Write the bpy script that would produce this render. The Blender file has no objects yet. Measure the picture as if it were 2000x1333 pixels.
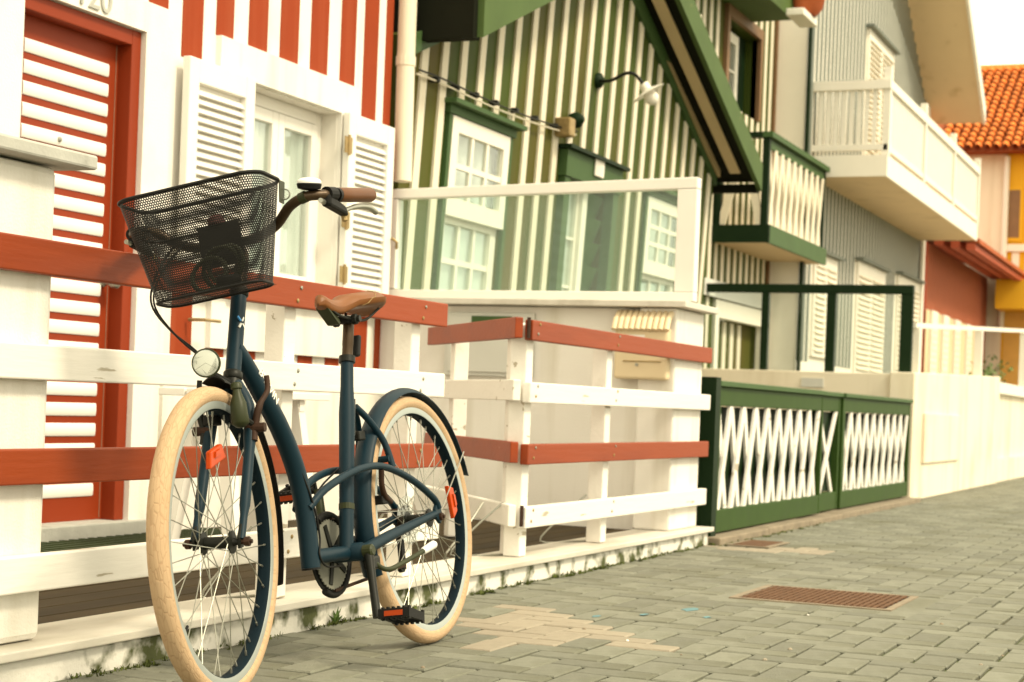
import bpy, bmesh, math, random
from mathutils import Vector, Matrix
random.seed(7)
S = bpy.context.scene
C = S.collection

# ------------------------------------------------------------------ camera
F, PX, RHO, H = 3400.0, 1000.0, math.atan(.0385), .681
PY = 845 - .0385 * 1430
TH = math.atan(math.hypot(1430, 55) / F)
FW = Vector((math.cos(TH), math.sin(TH), 0)); RT = Vector((math.sin(TH), -math.cos(TH), 0)); ZZ = Vector((0, 0, 1))
cd = bpy.data.cameras.new('camera'); cam = bpy.data.objects.new('camera', cd); C.objects.link(cam); S.camera = cam
cr = RT * math.cos(RHO) + ZZ * math.sin(RHO); cu = -RT * math.sin(RHO) + ZZ * math.cos(RHO)
M = Matrix.Identity(4)
for i in range(3):
    M[i][0], M[i][1], M[i][2] = cr[i], cu[i], -FW[i]
M.translation = Vector((0, 0, H)); cam.matrix_world = M
cd.sensor_width = 36; cd.lens = F / 2000 * 36; cd.shift_y = (PY - 666.5) / 2000; cd.clip_end = 2000; cd.clip_start = .05
cd.dof.use_dof = True; cd.dof.focus_distance = 4.25; cd.dof.aperture_fstop = 6.3

# ------------------------------------------------------------------ light
SUN_EL, SUN_DIR = 48, Vector((-.10, -1, 0)).normalized()
W = bpy.data.worlds.new('World'); S.world = W; W.use_nodes = True
nt = W.node_tree; nt.nodes.clear()
sky = nt.nodes.new('ShaderNodeTexSky'); sky.sky_type = 'NISHITA'; sky.sun_disc = False
sky.sun_elevation = math.radians(SUN_EL); sky.sun_rotation = math.atan2(SUN_DIR.x, SUN_DIR.y); sky.dust_density = 4; sky.air_density = 1
mx = nt.nodes.new('ShaderNodeMix'); mx.data_type = 'RGBA'; mx.inputs[0].default_value = .92     # thin bright cloud over the whole sky
mx.inputs[7].default_value = (10.1, 9.2, 6.75, 1)
bg = nt.nodes.new('ShaderNodeBackground'); bg.inputs[1].default_value = .09
out = nt.nodes.new('ShaderNodeOutputWorld')
nt.links.new(sky.outputs[0], mx.inputs[6]); nt.links.new(mx.outputs[2], bg.inputs[0]); nt.links.new(bg.outputs[0], out.inputs[0])
sd = bpy.data.lights.new('sun', 'SUN'); sd.energy = 1.5; sd.angle = math.radians(12); sd.color = (1, .87, .63)
sun = bpy.data.objects.new('sun', sd); C.objects.link(sun)
sv = SUN_DIR * math.cos(math.radians(SUN_EL)) + ZZ * math.sin(math.radians(SUN_EL))
sun.rotation_euler = sv.to_track_quat('Z', 'Y').to_euler(); sun.location = (4, -6, 9)
S.view_settings.view_transform = 'Standard'; S.view_settings.look = 'None'
S.view_settings.exposure = 1.27; S.view_settings.gamma = 1
S.render.engine = 'CYCLES'

# ------------------------------------------------------------------ measuring helpers (photograph pixel -> point on a real plane)
def ray(u, v):
    a = (u - PX) / F; b = -(v - PY) / F
    l = a * math.cos(RHO) - b * math.sin(RHO); h = a * math.sin(RHO) + b * math.cos(RHO)
    return Vector((FW.x + l * RT.x, FW.y + l * RT.y, h))
def at(u, v, X=None, Y=None, Z=None):
    r = ray(u, v)
    t = X / r.x if X is not None else Y / r.y if Y is not None else (Z - H) / r.z
    return Vector((t * r.x, t * r.y, H + t * r.z))
GL, GD = .05, 4.28          # the old green wall leans out over its yard: Y = GD - GL*Z
def atg(u, v):
    r = ray(u, v); t = (GD - GL * H) / (r.y + GL * r.z)
    return Vector((t * r.x, t * r.y, H + t * r.z))

# ------------------------------------------------------------------ materials
MATS = {}
def mat(name, col, rough=.6, metal=0, var=.08, vscale=6, bump=0, bscale=60, dirt=None, dscale=5, dlo=.55, dhi=.75, stretch=None, spec=.4, rnd=0, chips=None, streak=None):
    if name in MATS: return MATS[name]
    m = bpy.data.materials.new(name); m.use_nodes = True; n = m.node_tree.nodes; L = m.node_tree.links
    b = n['Principled BSDF']; b.inputs['Roughness'].default_value = rough; b.inputs['Metallic'].default_value = metal
    b.inputs['Specular IOR Level'].default_value = spec; 
    tc = n.new('ShaderNodeTexCoord'); mp = n.new('ShaderNodeMapping'); L.new(tc.outputs['Object'], mp.inputs[0])
    if stretch: mp.inputs['Scale'].default_value = stretch
    def noise(sc, det=4):
        t = n.new('ShaderNodeTexNoise'); t.inputs['Scale'].default_value = sc; t.inputs['Detail'].default_value = det; L.new(mp.outputs[0], t.inputs[0]); return t
    def mix(a, bcol, fac):
        x = n.new('ShaderNodeMix'); x.data_type = 'RGBA'; L.new(fac, x.inputs[0])
        if isinstance(a, tuple): x.inputs[6].default_value = a
        else: L.new(a, x.inputs[6])
        x.inputs[7].default_value = bcol; return x.outputs[2]
    c0 = (*col, 1); cur = c0
    if var:
        nz = noise(vscale); cur = mix(tuple(v * (1 + var) for v in col) + (1,), tuple(v * (1 - var * 1.6) for v in col) + (1,), nz.outputs[0])
    if rnd:
        oi = n.new('ShaderNodeObjectInfo'); ge = n.new('ShaderNodeNewGeometry')
        ad = n.new('ShaderNodeMath'); ad.operation = 'ADD'; L.new(oi.outputs['Random'], ad.inputs[0]); L.new(ge.outputs['Random Per Island'], ad.inputs[1])
        fr = n.new('ShaderNodeMath'); fr.operation = 'FRACT'; L.new(ad.outputs[0], fr.inputs[0])
        mr = n.new('ShaderNodeMapRange'); L.new(fr.outputs[0], mr.inputs[0]); mr.inputs[3].default_value = 1 - rnd; mr.inputs[4].default_value = 1 + rnd
        hs = n.new('ShaderNodeHueSaturation'); L.new(mr.outputs[0], hs.inputs['Value'])
        if isinstance(cur, tuple): hs.inputs['Color'].default_value = cur
        else: L.new(cur, hs.inputs['Color'])
        cur = hs.outputs[0]
    if dirt:
        dz = noise(dscale, 8); rp = n.new('ShaderNodeMapRange'); L.new(dz.outputs[0], rp.inputs[0]); rp.inputs[1].default_value = dlo; rp.inputs[2].default_value = dhi
        cur = mix(cur, (*dirt, 1), rp.outputs[0])
    if streak:
        m2 = n.new('ShaderNodeMapping'); L.new(tc.outputs['Object'], m2.inputs[0]); m2.inputs['Scale'].default_value = streak[1]
        sz = n.new('ShaderNodeTexNoise'); sz.inputs['Scale'].default_value = 1; sz.inputs['Detail'].default_value = 5; L.new(m2.outputs[0], sz.inputs[0])
        sr_ = n.new('ShaderNodeMapRange'); L.new(sz.outputs[0], sr_.inputs[0]); sr_.inputs[1].default_value = streak[2]; sr_.inputs[2].default_value = streak[3]
        cur = mix(cur, (*streak[0], 1), sr_.outputs[0])
    if chips:
        cz_ = noise(chips[1], 6); cp_ = n.new('ShaderNodeMapRange'); L.new(cz_.outputs[0], cp_.inputs[0]); cp_.inputs[1].default_value = chips[2]; cp_.inputs[2].default_value = chips[2] + .015
        cur = mix(cur, (*chips[0], 1), cp_.outputs[0])
    if isinstance(cur, tuple): b.inputs['Base Color'].default_value = cur
    else: L.new(cur, b.inputs['Base Color'])
    if bump:
        bz = noise(bscale, 6); bp = n.new('ShaderNodeBump'); bp.inputs['Strength'].default_value = bump; bp.inputs['Distance'].default_value = .004
        L.new(bz.outputs[0], bp.inputs['Height']); L.new(bp.outputs[0], b.inputs['Normal'])
    MATS[name] = m; return m
def glassmat(name, tint, refl=.25, rough=.02, body=None):
    m = bpy.data.materials.new(name); m.use_nodes = True; n = m.node_tree.nodes; L = m.node_tree.links; n.clear()
    o = n.new('ShaderNodeOutputMaterial'); tr = n.new('ShaderNodeBsdfTransparent'); tr.inputs[0].default_value = (*tint, 1)
    gl = n.new('ShaderNodeBsdfGlossy'); gl.inputs['Roughness'].default_value = rough
    fr = n.new('ShaderNodeFresnel'); fr.inputs[0].default_value = 1.45
    ml = n.new('ShaderNodeMath'); ml.operation = 'MULTIPLY'; ml.inputs[1].default_value = refl * 4; ml.use_clamp = True; L.new(fr.outputs[0], ml.inputs[0])
    mx = n.new('ShaderNodeMixShader'); L.new(ml.outputs[0], mx.inputs[0])
    src = tr.outputs[0]
    if body:
        df = n.new('ShaderNodeBsdfDiffuse'); df.inputs[0].default_value = (*body[0], 1); m2 = n.new('ShaderNodeMixShader'); m2.inputs[0].default_value = body[1]
        L.new(tr.outputs[0], m2.inputs[1]); L.new(df.outputs[0], m2.inputs[2]); src = m2.outputs[0]
    L.new(src, mx.inputs[1]); L.new(gl.outputs[0], mx.inputs[2]); L.new(mx.outputs[0], o.inputs[0]); MATS[name] = m; return m

PLASTER = mat('white_plaster', (.80, .775, .72), .85, var=.03, vscale=3, bump=.35, bscale=140, dirt=(.55, .52, .44), dscale=2.2, dlo=.55, dhi=.9, streak=((.58, .54, .44), (9, 9, .8), .52, .9))
WPAINT = mat('white_wood_paint', (.80, .77, .71), .5, var=.04, vscale=9, bump=.30, bscale=60, dirt=(.46, .42, .34), dscale=5, dlo=.58, dhi=.92, stretch=(.12, 1, 1), chips=((.42, .37, .28), 26, .665))
WSHUT = mat('white_shutter_paint', (.81, .785, .73), .5, var=.03)
RED = mat('red_wood_paint', (.275, .044, .007), .5, var=.10, vscale=5, bump=.30, bscale=60, dirt=(.18, .03, .009), dscale=9, dlo=.52, dhi=.8, stretch=(.10, 1, 1), chips=((.40, .16, .08), 34, .715), spec=.3)
REDW = mat('red_wall_paint', (.285, .043, .010), .8, spec=.2, var=.10, vscale=4, bump=.3, bscale=130, streak=((.33, .07, .025), (14, 14, .7), .5, .9))
REDD = mat('red_door_paint', (.24, .030, .005), .55, spec=.25, var=.05, vscale=4)
KERB = mat('whitewashed_kerb', (.72, .70, .64), .9, var=.06, bump=.6, bscale=80, dirt=(.075, .085, .03), dscale=9, dlo=.50, dhi=.62)
SILL = mat('weathered_white_sill', (.62, .59, .52), .7, var=.08, vscale=12, bump=.3, bscale=60, dirt=(.36, .33, .26), dscale=5, dlo=.5, dhi=.8, stretch=(.3, 1, 1))
DECK = mat('brown_deck_wood', (.040, .026, .008), .75, spec=.2, var=.35, vscale=14, bump=.4, bscale=40, stretch=(.08, 1, 1), rnd=.12)
CAPM = mat('pale_stone_cap', (.44, .44, .40), .8, var=.12, vscale=14, bump=.4, bscale=60, dirt=(.2, .2, .17), dscale=9, dlo=.62, dhi=.85)
PAVER = mat('grey_paver', (.172, .176, .138), .88, var=.16, vscale=30, bump=.7, bscale=160, rnd=.17, dirt=(.105, .105, .065), dscale=2.2, dlo=.5, dhi=.75)
PAVEL = mat('pale_paver', (.285, .25, .19), .88, var=.12, vscale=25, bump=.6, bscale=160, rnd=.06)
JOINT = mat('joint_sand', (.085, .078, .038), .95, var=.3, vscale=5, bump=.6, bscale=90, dirt=(.07, .10, .02), dscale=1.8, dlo=.5, dhi=.62)
GREEN = mat('olive_green_board', (.052, .076, .008), .65, spec=.2, var=.2, vscale=5, bump=.2, bscale=40, stretch=(1, 1, .2), dirt=(.10, .078, .012), dscale=2, dlo=.45, dhi=.7)
GREENT = mat('green_trim_paint', (.050, .100, .030), .6, spec=.25, var=.12, vscale=5, bump=.15, bscale=40)
GREENB = mat('green_bargeboard', (.070, .115, .032), .65, spec=.2, var=.15, vscale=4, dirt=(.42, .30, .14), dscale=6, dlo=.68, dhi=.72)
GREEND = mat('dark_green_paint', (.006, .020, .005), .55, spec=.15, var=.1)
GREENF = mat('gate_green_paint', (.030, .066, .008), .6, spec=.2, var=.15, vscale=8, dirt=(.03, .06, .012), dscale=5)
CREAMB = mat('cream_batten', (.76, .69, .55), .6, var=.05, vscale=6, dirt=(.5, .42, .28), dscale=6, dlo=.62, dhi=.9, stretch=(1, 1, .25))
CREAM = mat('cream_render', (.80, .725, .58), .85, var=.05, vscale=2, bump=.25, bscale=90, dirt=(.60, .50, .36), dscale=1.3, dlo=.52, dhi=.85, streak=((.60, .51, .36), (5, 5, .5), .5, .85))
SOFF = mat('cream_soffit', (.72, .56, .35), .8, var=.06, vscale=2, dirt=(.5, .36, .18), dscale=4, dlo=.6, dhi=.85)
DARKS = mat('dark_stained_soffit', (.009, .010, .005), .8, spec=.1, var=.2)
BROWN = mat('brown_trim', (.22, .12, .055), .6, var=.15, vscale=8)
GREYB = mat('grey_board', (.15, .17, .145), .65, var=.08, vscale=4)
WHITEF = mat('white_paint_far', (.82, .78, .69), .6, var=.03)
TILE = mat('orange_clay_tile', (.74, .20, .028), .8, var=.2, vscale=7, rnd=.16)
YEL = mat('yellow_render', (.74, .40, .018), .85, var=.06, vscale=2)
YSTR = mat('yellow_striped_board', (.72, .42, .10), .7, var=.1)
REDF = mat('red_far_board', (.42, .085, .04), .7, var=.12)
METER = mat('grey_cabinet', (.60, .60, .55), .5, var=.03)
MBOX = mat('cream_mailbox', (.70, .58, .38), .5, var=.04)
BLUE = mat('matte_blue_bike_paint', (.0032, .0185, .030), .48, var=.05, vscale=3, spec=.2)
BLACK = mat('black_plastic', (.007, .007, .006), .55, spec=.2, var=.1)
BLKM = mat('black_metal', (.012, .013, .010), .45, metal=.2, spec=.25, var=.1)
OLIV = mat('dark_olive_plastic', (.028, .034, .012), .45, spec=.25, var=.08)
TYRE = mat('cream_rubber', (.47, .33, .20), .8, spec=.2, var=.04, vscale=9, dirt=(.44, .29, .15), dscale=7, dlo=.58, dhi=.85)
RIMM = mat('anodised_rim', (.40, .44, .42), .35, metal=.6, var=.05)
RIMD = mat('dark_rim_inside', (.004, .012, .018), .75, spec=.1, var=.05)
STEEL = mat('steel', (.34, .34, .29), .35, metal=.8, var=.05)
RUST = mat('rusty_steel', (.045, .020, .010), .7, metal=.3, var=.4, vscale=40)
LEATH = mat('brown_leather', (.120, .042, .010), .45, spec=.25, var=.12, vscale=12, bump=.12, bscale=260)
BARM = mat('bronze_bar', (.060, .036, .017), .38, metal=.4, var=.08)
ORANGE = mat('orange_reflector', (.46, .050, .002), .35, var=.1, vscale=60, spec=.2)
RUBW = mat('white_rubber', (.75, .74, .70), .6, var=.03)
MOSS = mat('moss', (.085, .105, .022), .95, var=.3, vscale=20, rnd=.3)
LEAF = mat('weed_leaf', (.10, .17, .035), .6, var=.2, rnd=.2)
MATM = mat('dark_green_doormat', (.035, .050, .018), .95, var=.2, vscale=20)
TERRA = mat('terracotta', (.42, .10, .03), .8, var=.2)
DARKI = mat('dark_interior', (.10, .11, .10), .9, var=.2, vscale=3)
CURT = mat('pale_curtain', (.90, .92, .87), .9, var=.06, vscale=3)
BRASS = mat('aged_brass', (.38, .27, .12), .5, metal=.5, var=.3, vscale=30)
PRINT = mat('white_print', (.78, .78, .74), .6, var=0)
PRINTB = mat('blue_print', (.03, .22, .55), .5, var=0)
GRATE = mat('rusty_grate', (.115, .052, .020), .85, var=.35, vscale=25, bump=.5, bscale=90)
GRATF = mat('concrete_surround', (.25, .205, .145), .9, var=.3, vscale=14, bump=.4)
CHALK = mat('blue_chalk', (.12, .23, .25), .95, var=.2)
GPANE = glassmat('balustrade_glass', (.92, .98, .95), .10, .02, ((.70, .84, .78), .09))
WPANE = glassmat('window_glass', (.95, .985, .975), .12, .02)
LENS = glassmat('lamp_lens', (.95, .97, .95), .12, .03)

# ------------------------------------------------------------------ mesh builder
OFF = {}
class MB:
    def __init__(s, xf=None): s.v = []; s.f = []; s.xf = xf
    def add(s, vs, fs):
        o = len(s.v); s.v += [Vector(p) for p in vs]; s.f += [tuple(i + o for i in q) for q in fs]; return s
    def box(s, x0, x1, y0, y1, z0, z1):
        return s.add([(x, y, z) for z in (z0, z1) for y in (y0, y1) for x in (x0, x1)],
                     [(0, 2, 3, 1), (4, 5, 7, 6), (0, 1, 5, 4), (2, 6, 7, 3), (0, 4, 6, 2), (1, 3, 7, 5)])
    def hexa(s, p):     # 8 points: bottom ring then top ring
        return s.add(p, [(3, 2, 1, 0), (4, 5, 6, 7), (0, 1, 5, 4), (1, 2, 6, 5), (2, 3, 7, 6), (3, 0, 4, 7)])
    def bar(s, a, b, w, t, up=(0, 0, 1)):   # rectangular bar from a to b: w across, t along 'up'
        a = Vector(a); b = Vector(b); d = (b - a).normalized(); up = Vector(up); x = d.cross(up).normalized() * w / 2; y = x.cross(d).normalized() * t / 2
        return s.hexa([a - x - y, a + x - y, b + x - y, b - x - y, a - x + y, a + x + y, b + x + y, b - x + y])
    def prism(s, poly, axis, d):            # planar polygon swept by vector axis*d
        k = len(poly); ax = Vector(axis) * d; p = [Vector(q) for q in poly]
        return s.add(p + [q + ax for q in p], [tuple(range(k))[::-1], tuple(range(k, 2 * k))] + [(i, (i + 1) % k, k + (i + 1) % k, k + i) for i in range(k)])
    def tube(s, path, r, n=10, cap=True, closed=False):
        P = [Vector(p) for p in path]; k = len(P); rs = r if isinstance(r, (list, tuple)) else [r] * k; o = len(s.v); nrm = None
        for i in range(k):
            if closed: t = (P[(i + 1) % k] - P[i - 1]).normalized()
            else: t = (P[min(i + 1, k - 1)] - P[max(i - 1, 0)]).normalized()
            if nrm is None: nrm = t.orthogonal().normalized()
            nrm = (nrm - t * nrm.dot(t)).normalized(); bn = t.cross(nrm)
            for j in range(n):
                a = 2 * math.pi * j / n; s.v.append(P[i] + (nrm * math.cos(a) + bn * math.sin(a)) * rs[i])
        for i in range(k if closed else k - 1):
            for j in range(n):
                a, b = o + i * n + j, o + i * n + (j + 1) % n; i2 = (i + 1) % k; s.f.append((a, b, o + i2 * n + (j + 1) % n, o + i2 * n + j))
        if cap and not closed: s.f.append(tuple(o + j for j in range(n))[::-1]); s.f.append(tuple(o + (k - 1) * n + j for j in range(n)))
        return s
    def cyl(s, a, b, r, n=14): return s.tube([a, b], r, n)
    def lathe(s, c, axis, prof, n=16):     # prof: (distance along axis, radius)
        c = Vector(c); ax = Vector(axis).normalized(); u = ax.orthogonal().normalized(); w = ax.cross(u); o = len(s.v); k = len(prof)
        for h, r in prof:
            for j in range(n):
                a = 2 * math.pi * j / n; s.v.append(c + ax * h + (u * math.cos(a) + w * math.sin(a)) * r)
        for i in range(k - 1):
            for j in range(n): s.f.append((o + i * n + j, o + i * n + (j + 1) % n, o + (i + 1) * n + (j + 1) % n, o + (i + 1) * n + j))
        s.f.append(tuple(o + j for j in range(n))[::-1]); s.f.append(tuple(o + (k - 1) * n + j for j in range(n)))
        return s
    def build(s, name, m, parent=None, smooth=False, bevel=0, kind=None):
        vs = [s.xf(p) if s.xf else p for p in s.v]; off = OFF.get(parent.as_pointer(), Vector()) if parent else Vector()
        me = bpy.data.meshes.new(name); me.from_pydata([p - off for p in vs], [], s.f); me.update()
        bm = bmesh.new(); bm.from_mesh(me); bmesh.ops.recalc_face_normals(bm, faces=bm.faces); bm.to_mesh(me); bm.free()
        me.materials.append(m)
        if smooth:
            for p in me.polygons: p.use_smooth = True
            me.set_sharp_from_angle(angle=math.radians(50))
        o = bpy.data.objects.new(name, me); C.objects.link(o)
        if parent: o.parent = parent; OFF[o.as_pointer()] = off
        if bevel: bv = o.modifiers.new('bevel', 'BEVEL'); bv.width = bevel; bv.segments = 2; bv.limit_method = 'ANGLE'
        if kind: o['kind'] = kind
        return o
def bx(*a): return MB().box(*a)
def tag(o, label, cat, group=None):
    o['label'] = label; o['category'] = cat
    if group: o['group'] = group
    return o
def thing(name, label, cat, loc, group=None):
    o = bpy.data.objects.new(name, None); C.objects.link(o); o.location = loc; o.empty_display_size = .2
    OFF[o.as_pointer()] = Vector(loc); return tag(o, label, cat, group)
def struct(o): o['kind'] = 'structure'; return o
def inst(src, name, parent, loc, rotz=0):
    o = bpy.data.objects.new(name, src.data); C.objects.link(o); o.parent = parent; o.location = Vector(loc) - (OFF.get(parent.as_pointer(), Vector()) if parent else Vector()); o.rotation_euler.z = rotz; return o
def smoothpath(P, n=6):
    P = [Vector(p) for p in P]; r = []
    for i in range(len(P) - 1):
        a, b, c, d = P[max(i - 1, 0)], P[i], P[i + 1], P[min(i + 2, len(P) - 1)]
        for k in range(n):
            t = k / n; r.append(.5 * ((2 * b) + (c - a) * t + (2 * a - 5 * b + 4 * c - d) * t * t + (3 * b - a - 3 * c + d) * t ** 3))
    r.append(P[-1]); return r
def holewall(mb, x0, x1, z0, z1, y0, y1, holes):
    xs = sorted({x0, x1, *[h[0] for h in holes], *[h[1] for h in holes]}); zs = sorted({z0, z1, *[h[2] for h in holes], *[h[3] for h in holes]})
    for i in range(len(xs) - 1):
        run = None
        for k in range(len(zs) - 1):
            cx, cz = (xs[i] + xs[i + 1]) / 2, (zs[k] + zs[k + 1]) / 2
            solid = not any(h[0] < cx < h[1] and h[2] < cz < h[3] for h in holes)
            if solid: run = (run[0], zs[k + 1]) if run else (zs[k], zs[k + 1])
            if run and (not solid or k == len(zs) - 2): mb.box(xs[i], xs[i + 1], y0, y1, *run); run = None
    return mb
def textmesh(name, body, size, m, parent, origin, ux, uy, depth=.002, align='CENTER', spacing=1):
    cu_ = bpy.data.curves.new(name, 'FONT'); cu_.body = body; cu_.size = size; cu_.extrude = depth; cu_.align_x = align; cu_.space_character = spacing
    t = bpy.data.objects.new(name, cu_); me = bpy.data.meshes.new_from_object(t); bpy.data.objects.remove(t)
    ux = Vector(ux).normalized(); uy = Vector(uy).normalized(); uz = ux.cross(uy)
    off = OFF.get(parent.as_pointer(), Vector())
    for v in me.vertices: v.co = Vector(origin) + ux * v.co.x + uy * v.co.y + uz * v.co.z - off
    me.materials.clear(); me.materials.append(m); o = bpy.data.objects.new(name, me); C.objects.link(o); o.parent = parent; return o

# ------------------------------------------------------------------ ground
g = bx(-200, 400, -300, 300, -.4, -.05).build('ground', JOINT); struct(g)
PAV = bx(-6, 60, -8, 2.6, -.05, -.012).build('pavement', JOINT); struct(PAV)
def paver_mesh(lx, ly, m):
    b = bmesh.new(); bmesh.ops.create_cube(b, size=1)
    for v in b.verts: v.co = Vector((v.co.x * (lx - .010), v.co.y * (ly - .010), (v.co.z - .5) * .04))
    top = [e for e in b.edges if all(v.co.z > -.01 for v in e.verts)]
    bmesh.ops.bevel(b, geom=top, offset=.004, segments=1, affect='EDGES')
    me = bpy.data.meshes.new('paver'); b.to_mesh(me); b.free(); me.materials.append(m); return me
U = .105
PM = {(k, l): paver_mesh(2 * U if k else U, U if k else 2 * U, PAVEL if l else PAVER) for k in (0, 1) for l in (0, 1)}
PALE = [[(905, 1190), (960, 1180), (1060, 1185), (1375, 1270), (1390, 1285), (1200, 1262), (930, 1265), (880, 1245)], [(1400, 1063), (1500, 1062), (1610, 1074), (1600, 1082), (1470, 1078), (1400, 1072)]]
PALE = [[at(u, v, Z=0) for u, v in p] for p in PALE]
def inside(x, y, poly):
    r = False
    for i in range(len(poly)):
        a, b = poly[i], poly[i - 1]
        if (a.y > y) != (b.y > y) and x < (b.x - a.x) * (y - a.y) / (b.y - a.y) + a.x: r = not r
    return r
ga, gb, gc, gd = [at(u, v, Z=0) for u, v in ((1447, 1164), (1735, 1195), (1768, 1168), (1512, 1141))]
GX0, GX1, GY0, GY1 = 7.5 - .07, 8.12 - .05, 1.16, 1.75
GX0, GX1 = (ga.x + gb.x) / 2, (gc.x + gd.x) / 2; GY0, GY1 = (gb.y + gc.y) / 2, (ga.y + gd.y) / 2
cells = []
for i in range(int(1.5 / U), int(26 / U)):
    for j in range(int(-2.5 / U), int(2.52 / U) + 1):
        r = (i - j) % 4
        if r == 0: cells.append((1, (i + 1) * U, (j + .5) * U))
        elif r == 3: cells.append((0, (i + .5) * U, (j + 1) * U))
near, far = [], []
for k, x, y in cells:
    hx, hy = (U, U / 2) if k else (U / 2, U)
    if y + hy > 2.545: continue
    if x + hx > GX0 - .03 and x - hx < GX1 + .03 and y + hy > GY0 - .03 and y - hy < GY1 + .03: continue
    d = x * FW.x + y * FW.y; l = (x * RT.x + y * RT.y) / d * F; vis = d > 2 and -640 < l < 1010 and H / d * F < 640
    (near if vis else far).append((d, k, x, y))
near.sort(); far += near[300:]
for d, k, x, y in near[:300]:
    o = bpy.data.objects.new('paver', PM[(k, 1 if any(inside(x, y, p) for p in PALE) and random.random() < .86 else 0)]); C.objects.link(o); o.parent = PAV
    o.location = (x + random.uniform(-.0015, .0015), y + random.uniform(-.0015, .0015), random.uniform(-.0025, .0015)); o.rotation_euler = (random.uniform(-.006, .006), random.uniform(-.006, .006), random.uniform(-.012, .012))
for pale in (0, 1):
    vs, fs = [], []
    for d, k, x, y in far:
        if (any(inside(x, y, p) for p in PALE)) != bool(pale): continue
        me = PM[(k, pale)]; o = len(vs); dz = random.uniform(-.002, .001); tx, ty = random.uniform(-.006, .006), random.uniform(-.006, .006)
        vs += [(v.co.x + x, v.co.y + y, v.co.z + dz + tx * v.co.x + ty * v.co.y) for v in me.vertices]; fs += [tuple(i + o for i in p.vertices) for p in me.polygons]
    if vs:
        mb = MB(); mb.v = [Vector(p) for p in vs]; mb.f = fs; mb.build('pavers' if not pale else 'pale_pavers', PAVEL if pale else PAVER, PAV, kind='stuff')
bx(1.5, 26, 2.30, 2.60, -.03, -.0045).build('edge_mortar', PAVER, PAV); bx(GX0 - .22, GX1 + .22, GY0 - .22, GY1 + .22, -.03, -.0040).build('mortar_bed', PAVER, PAV)
# drain grate
t = thing('drain_grate', 'rusty brown rectangular grate set into the grey paving', 'grate', ((GX0 + GX1) / 2, (GY0 + GY1) / 2, 0))
fr = MB()
fr.box(GX0 - .018, GX0 + .008, GY0 - .018, GY1 + .018, -.02, .001).box(GX1 - .008, GX1 + .018, GY0 - .018, GY1 + .018, -.02, .0012).box(GX0 + .008, GX1 - .008, GY0 - .018, GY0 + .008, -.02, .0008).box(GX0 + .008, GX1 - .008, GY1 - .008, GY1 + .018, -.02, .0014)
fr.build('frame', GRATF, t)
bx(GX0, GX1, GY0, GY1, -.0035, -.0030).build('pit', BLACK, t)
n = 22
for i in range(n):
    y = GY0 + .015 + (GY1 - GY0 - .03) * (i + .5) / n
    bx(GX0 + .01, GX1 - .01, y - .0075, y + .0075, -.0028, .002).build('bar', GRATE, t)
for i in range(1, 6):
    x = GX0 + (GX1 - GX0) * i / 6; bx(x - .006, x + .006, GY0 + .01, GY1 - .01, -.0029, .0008).build('cross_bar', GRATE, t)
p0, p1 = at(1452, 1066, Z=0), at(1510, 1062, Z=0)
t = thing('manhole_slot', 'small dark slot cover in the paving below the green gate', 'cover', (p0.x, p0.y, 0))
bx(p0.x - .05, p0.x + .32, p1.y - .04, p0.y + .04, .0045, .009).build('lid', GRATE, t); bx(p0.x - .08, p0.x + .36, p1.y - .07, p0.y + .07, .002, .0065).build('rim', GRATF, t)
# flakes of blue chalk / litter
for i, (u, v, w) in enumerate(((1345, 1190, .055), (1258, 1200, .03), (1165, 1203, .03), (1380, 1205, .03))):
    p = at(u, v, Z=.003); k = 9
    MB().prism([(p.x + math.cos(a * 2 * math.pi / k) * w * random.uniform(.5, 1.2), p.y + math.sin(a * 2 * math.pi / k) * w * .5 * random.uniform(.5, 1.2), .0015) for a in range(k)], (0, 0, 1), .001).build('chalk_mark', CHALK, PAV)
for i in range(26):
    u = random.uniform(560, 1980); v = random.uniform(1060, 1325)
    if v < 1330 - (u - 300) * .14: continue
    p = at(u, v, Z=.0)
    if p.y > 2.45: continue
    r = random.uniform(.003, .008)
    MB().lathe((p.x, p.y, 0), (0, 0, 1), [(0, r), (r * .5, r * .8), (r * .8, r * .3)], 6).build('grit', random.choice([PAVEL, GRATF, WSHUT]), PAV)

# ------------------------------------------------------------------ front edge of the yards
YK = 2.49
kerb = thing('yard_kerb', 'whitewashed mossy kerb with a pale plank top below the red and white fence', 'kerb', (5, YK + .1, 0))
bx(1.5, 8.62, YK + .02, YK + .24, -.03, .0635).build('kerb_face', KERB, kerb, bevel=.006)
for a, b in ((1.5, 4.9), (4.902, 8.64)): bx(a, b, YK - .005, YK + .245, .069, .092).build('plank', SILL, kerb, bevel=.004)
gk = thing('concrete_kerb', 'low worn concrete kerb below the green lattice fence', 'kerb', (11, 2.55, 0))
for i in range(6): bx(8.66 + i * 1.0, 9.655 + i * 1.0, 2.455, 2.7, -.03, .035 + random.uniform(-.004, .004)).build('kerb_stone', GRATF, gk, bevel=.008)
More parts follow.
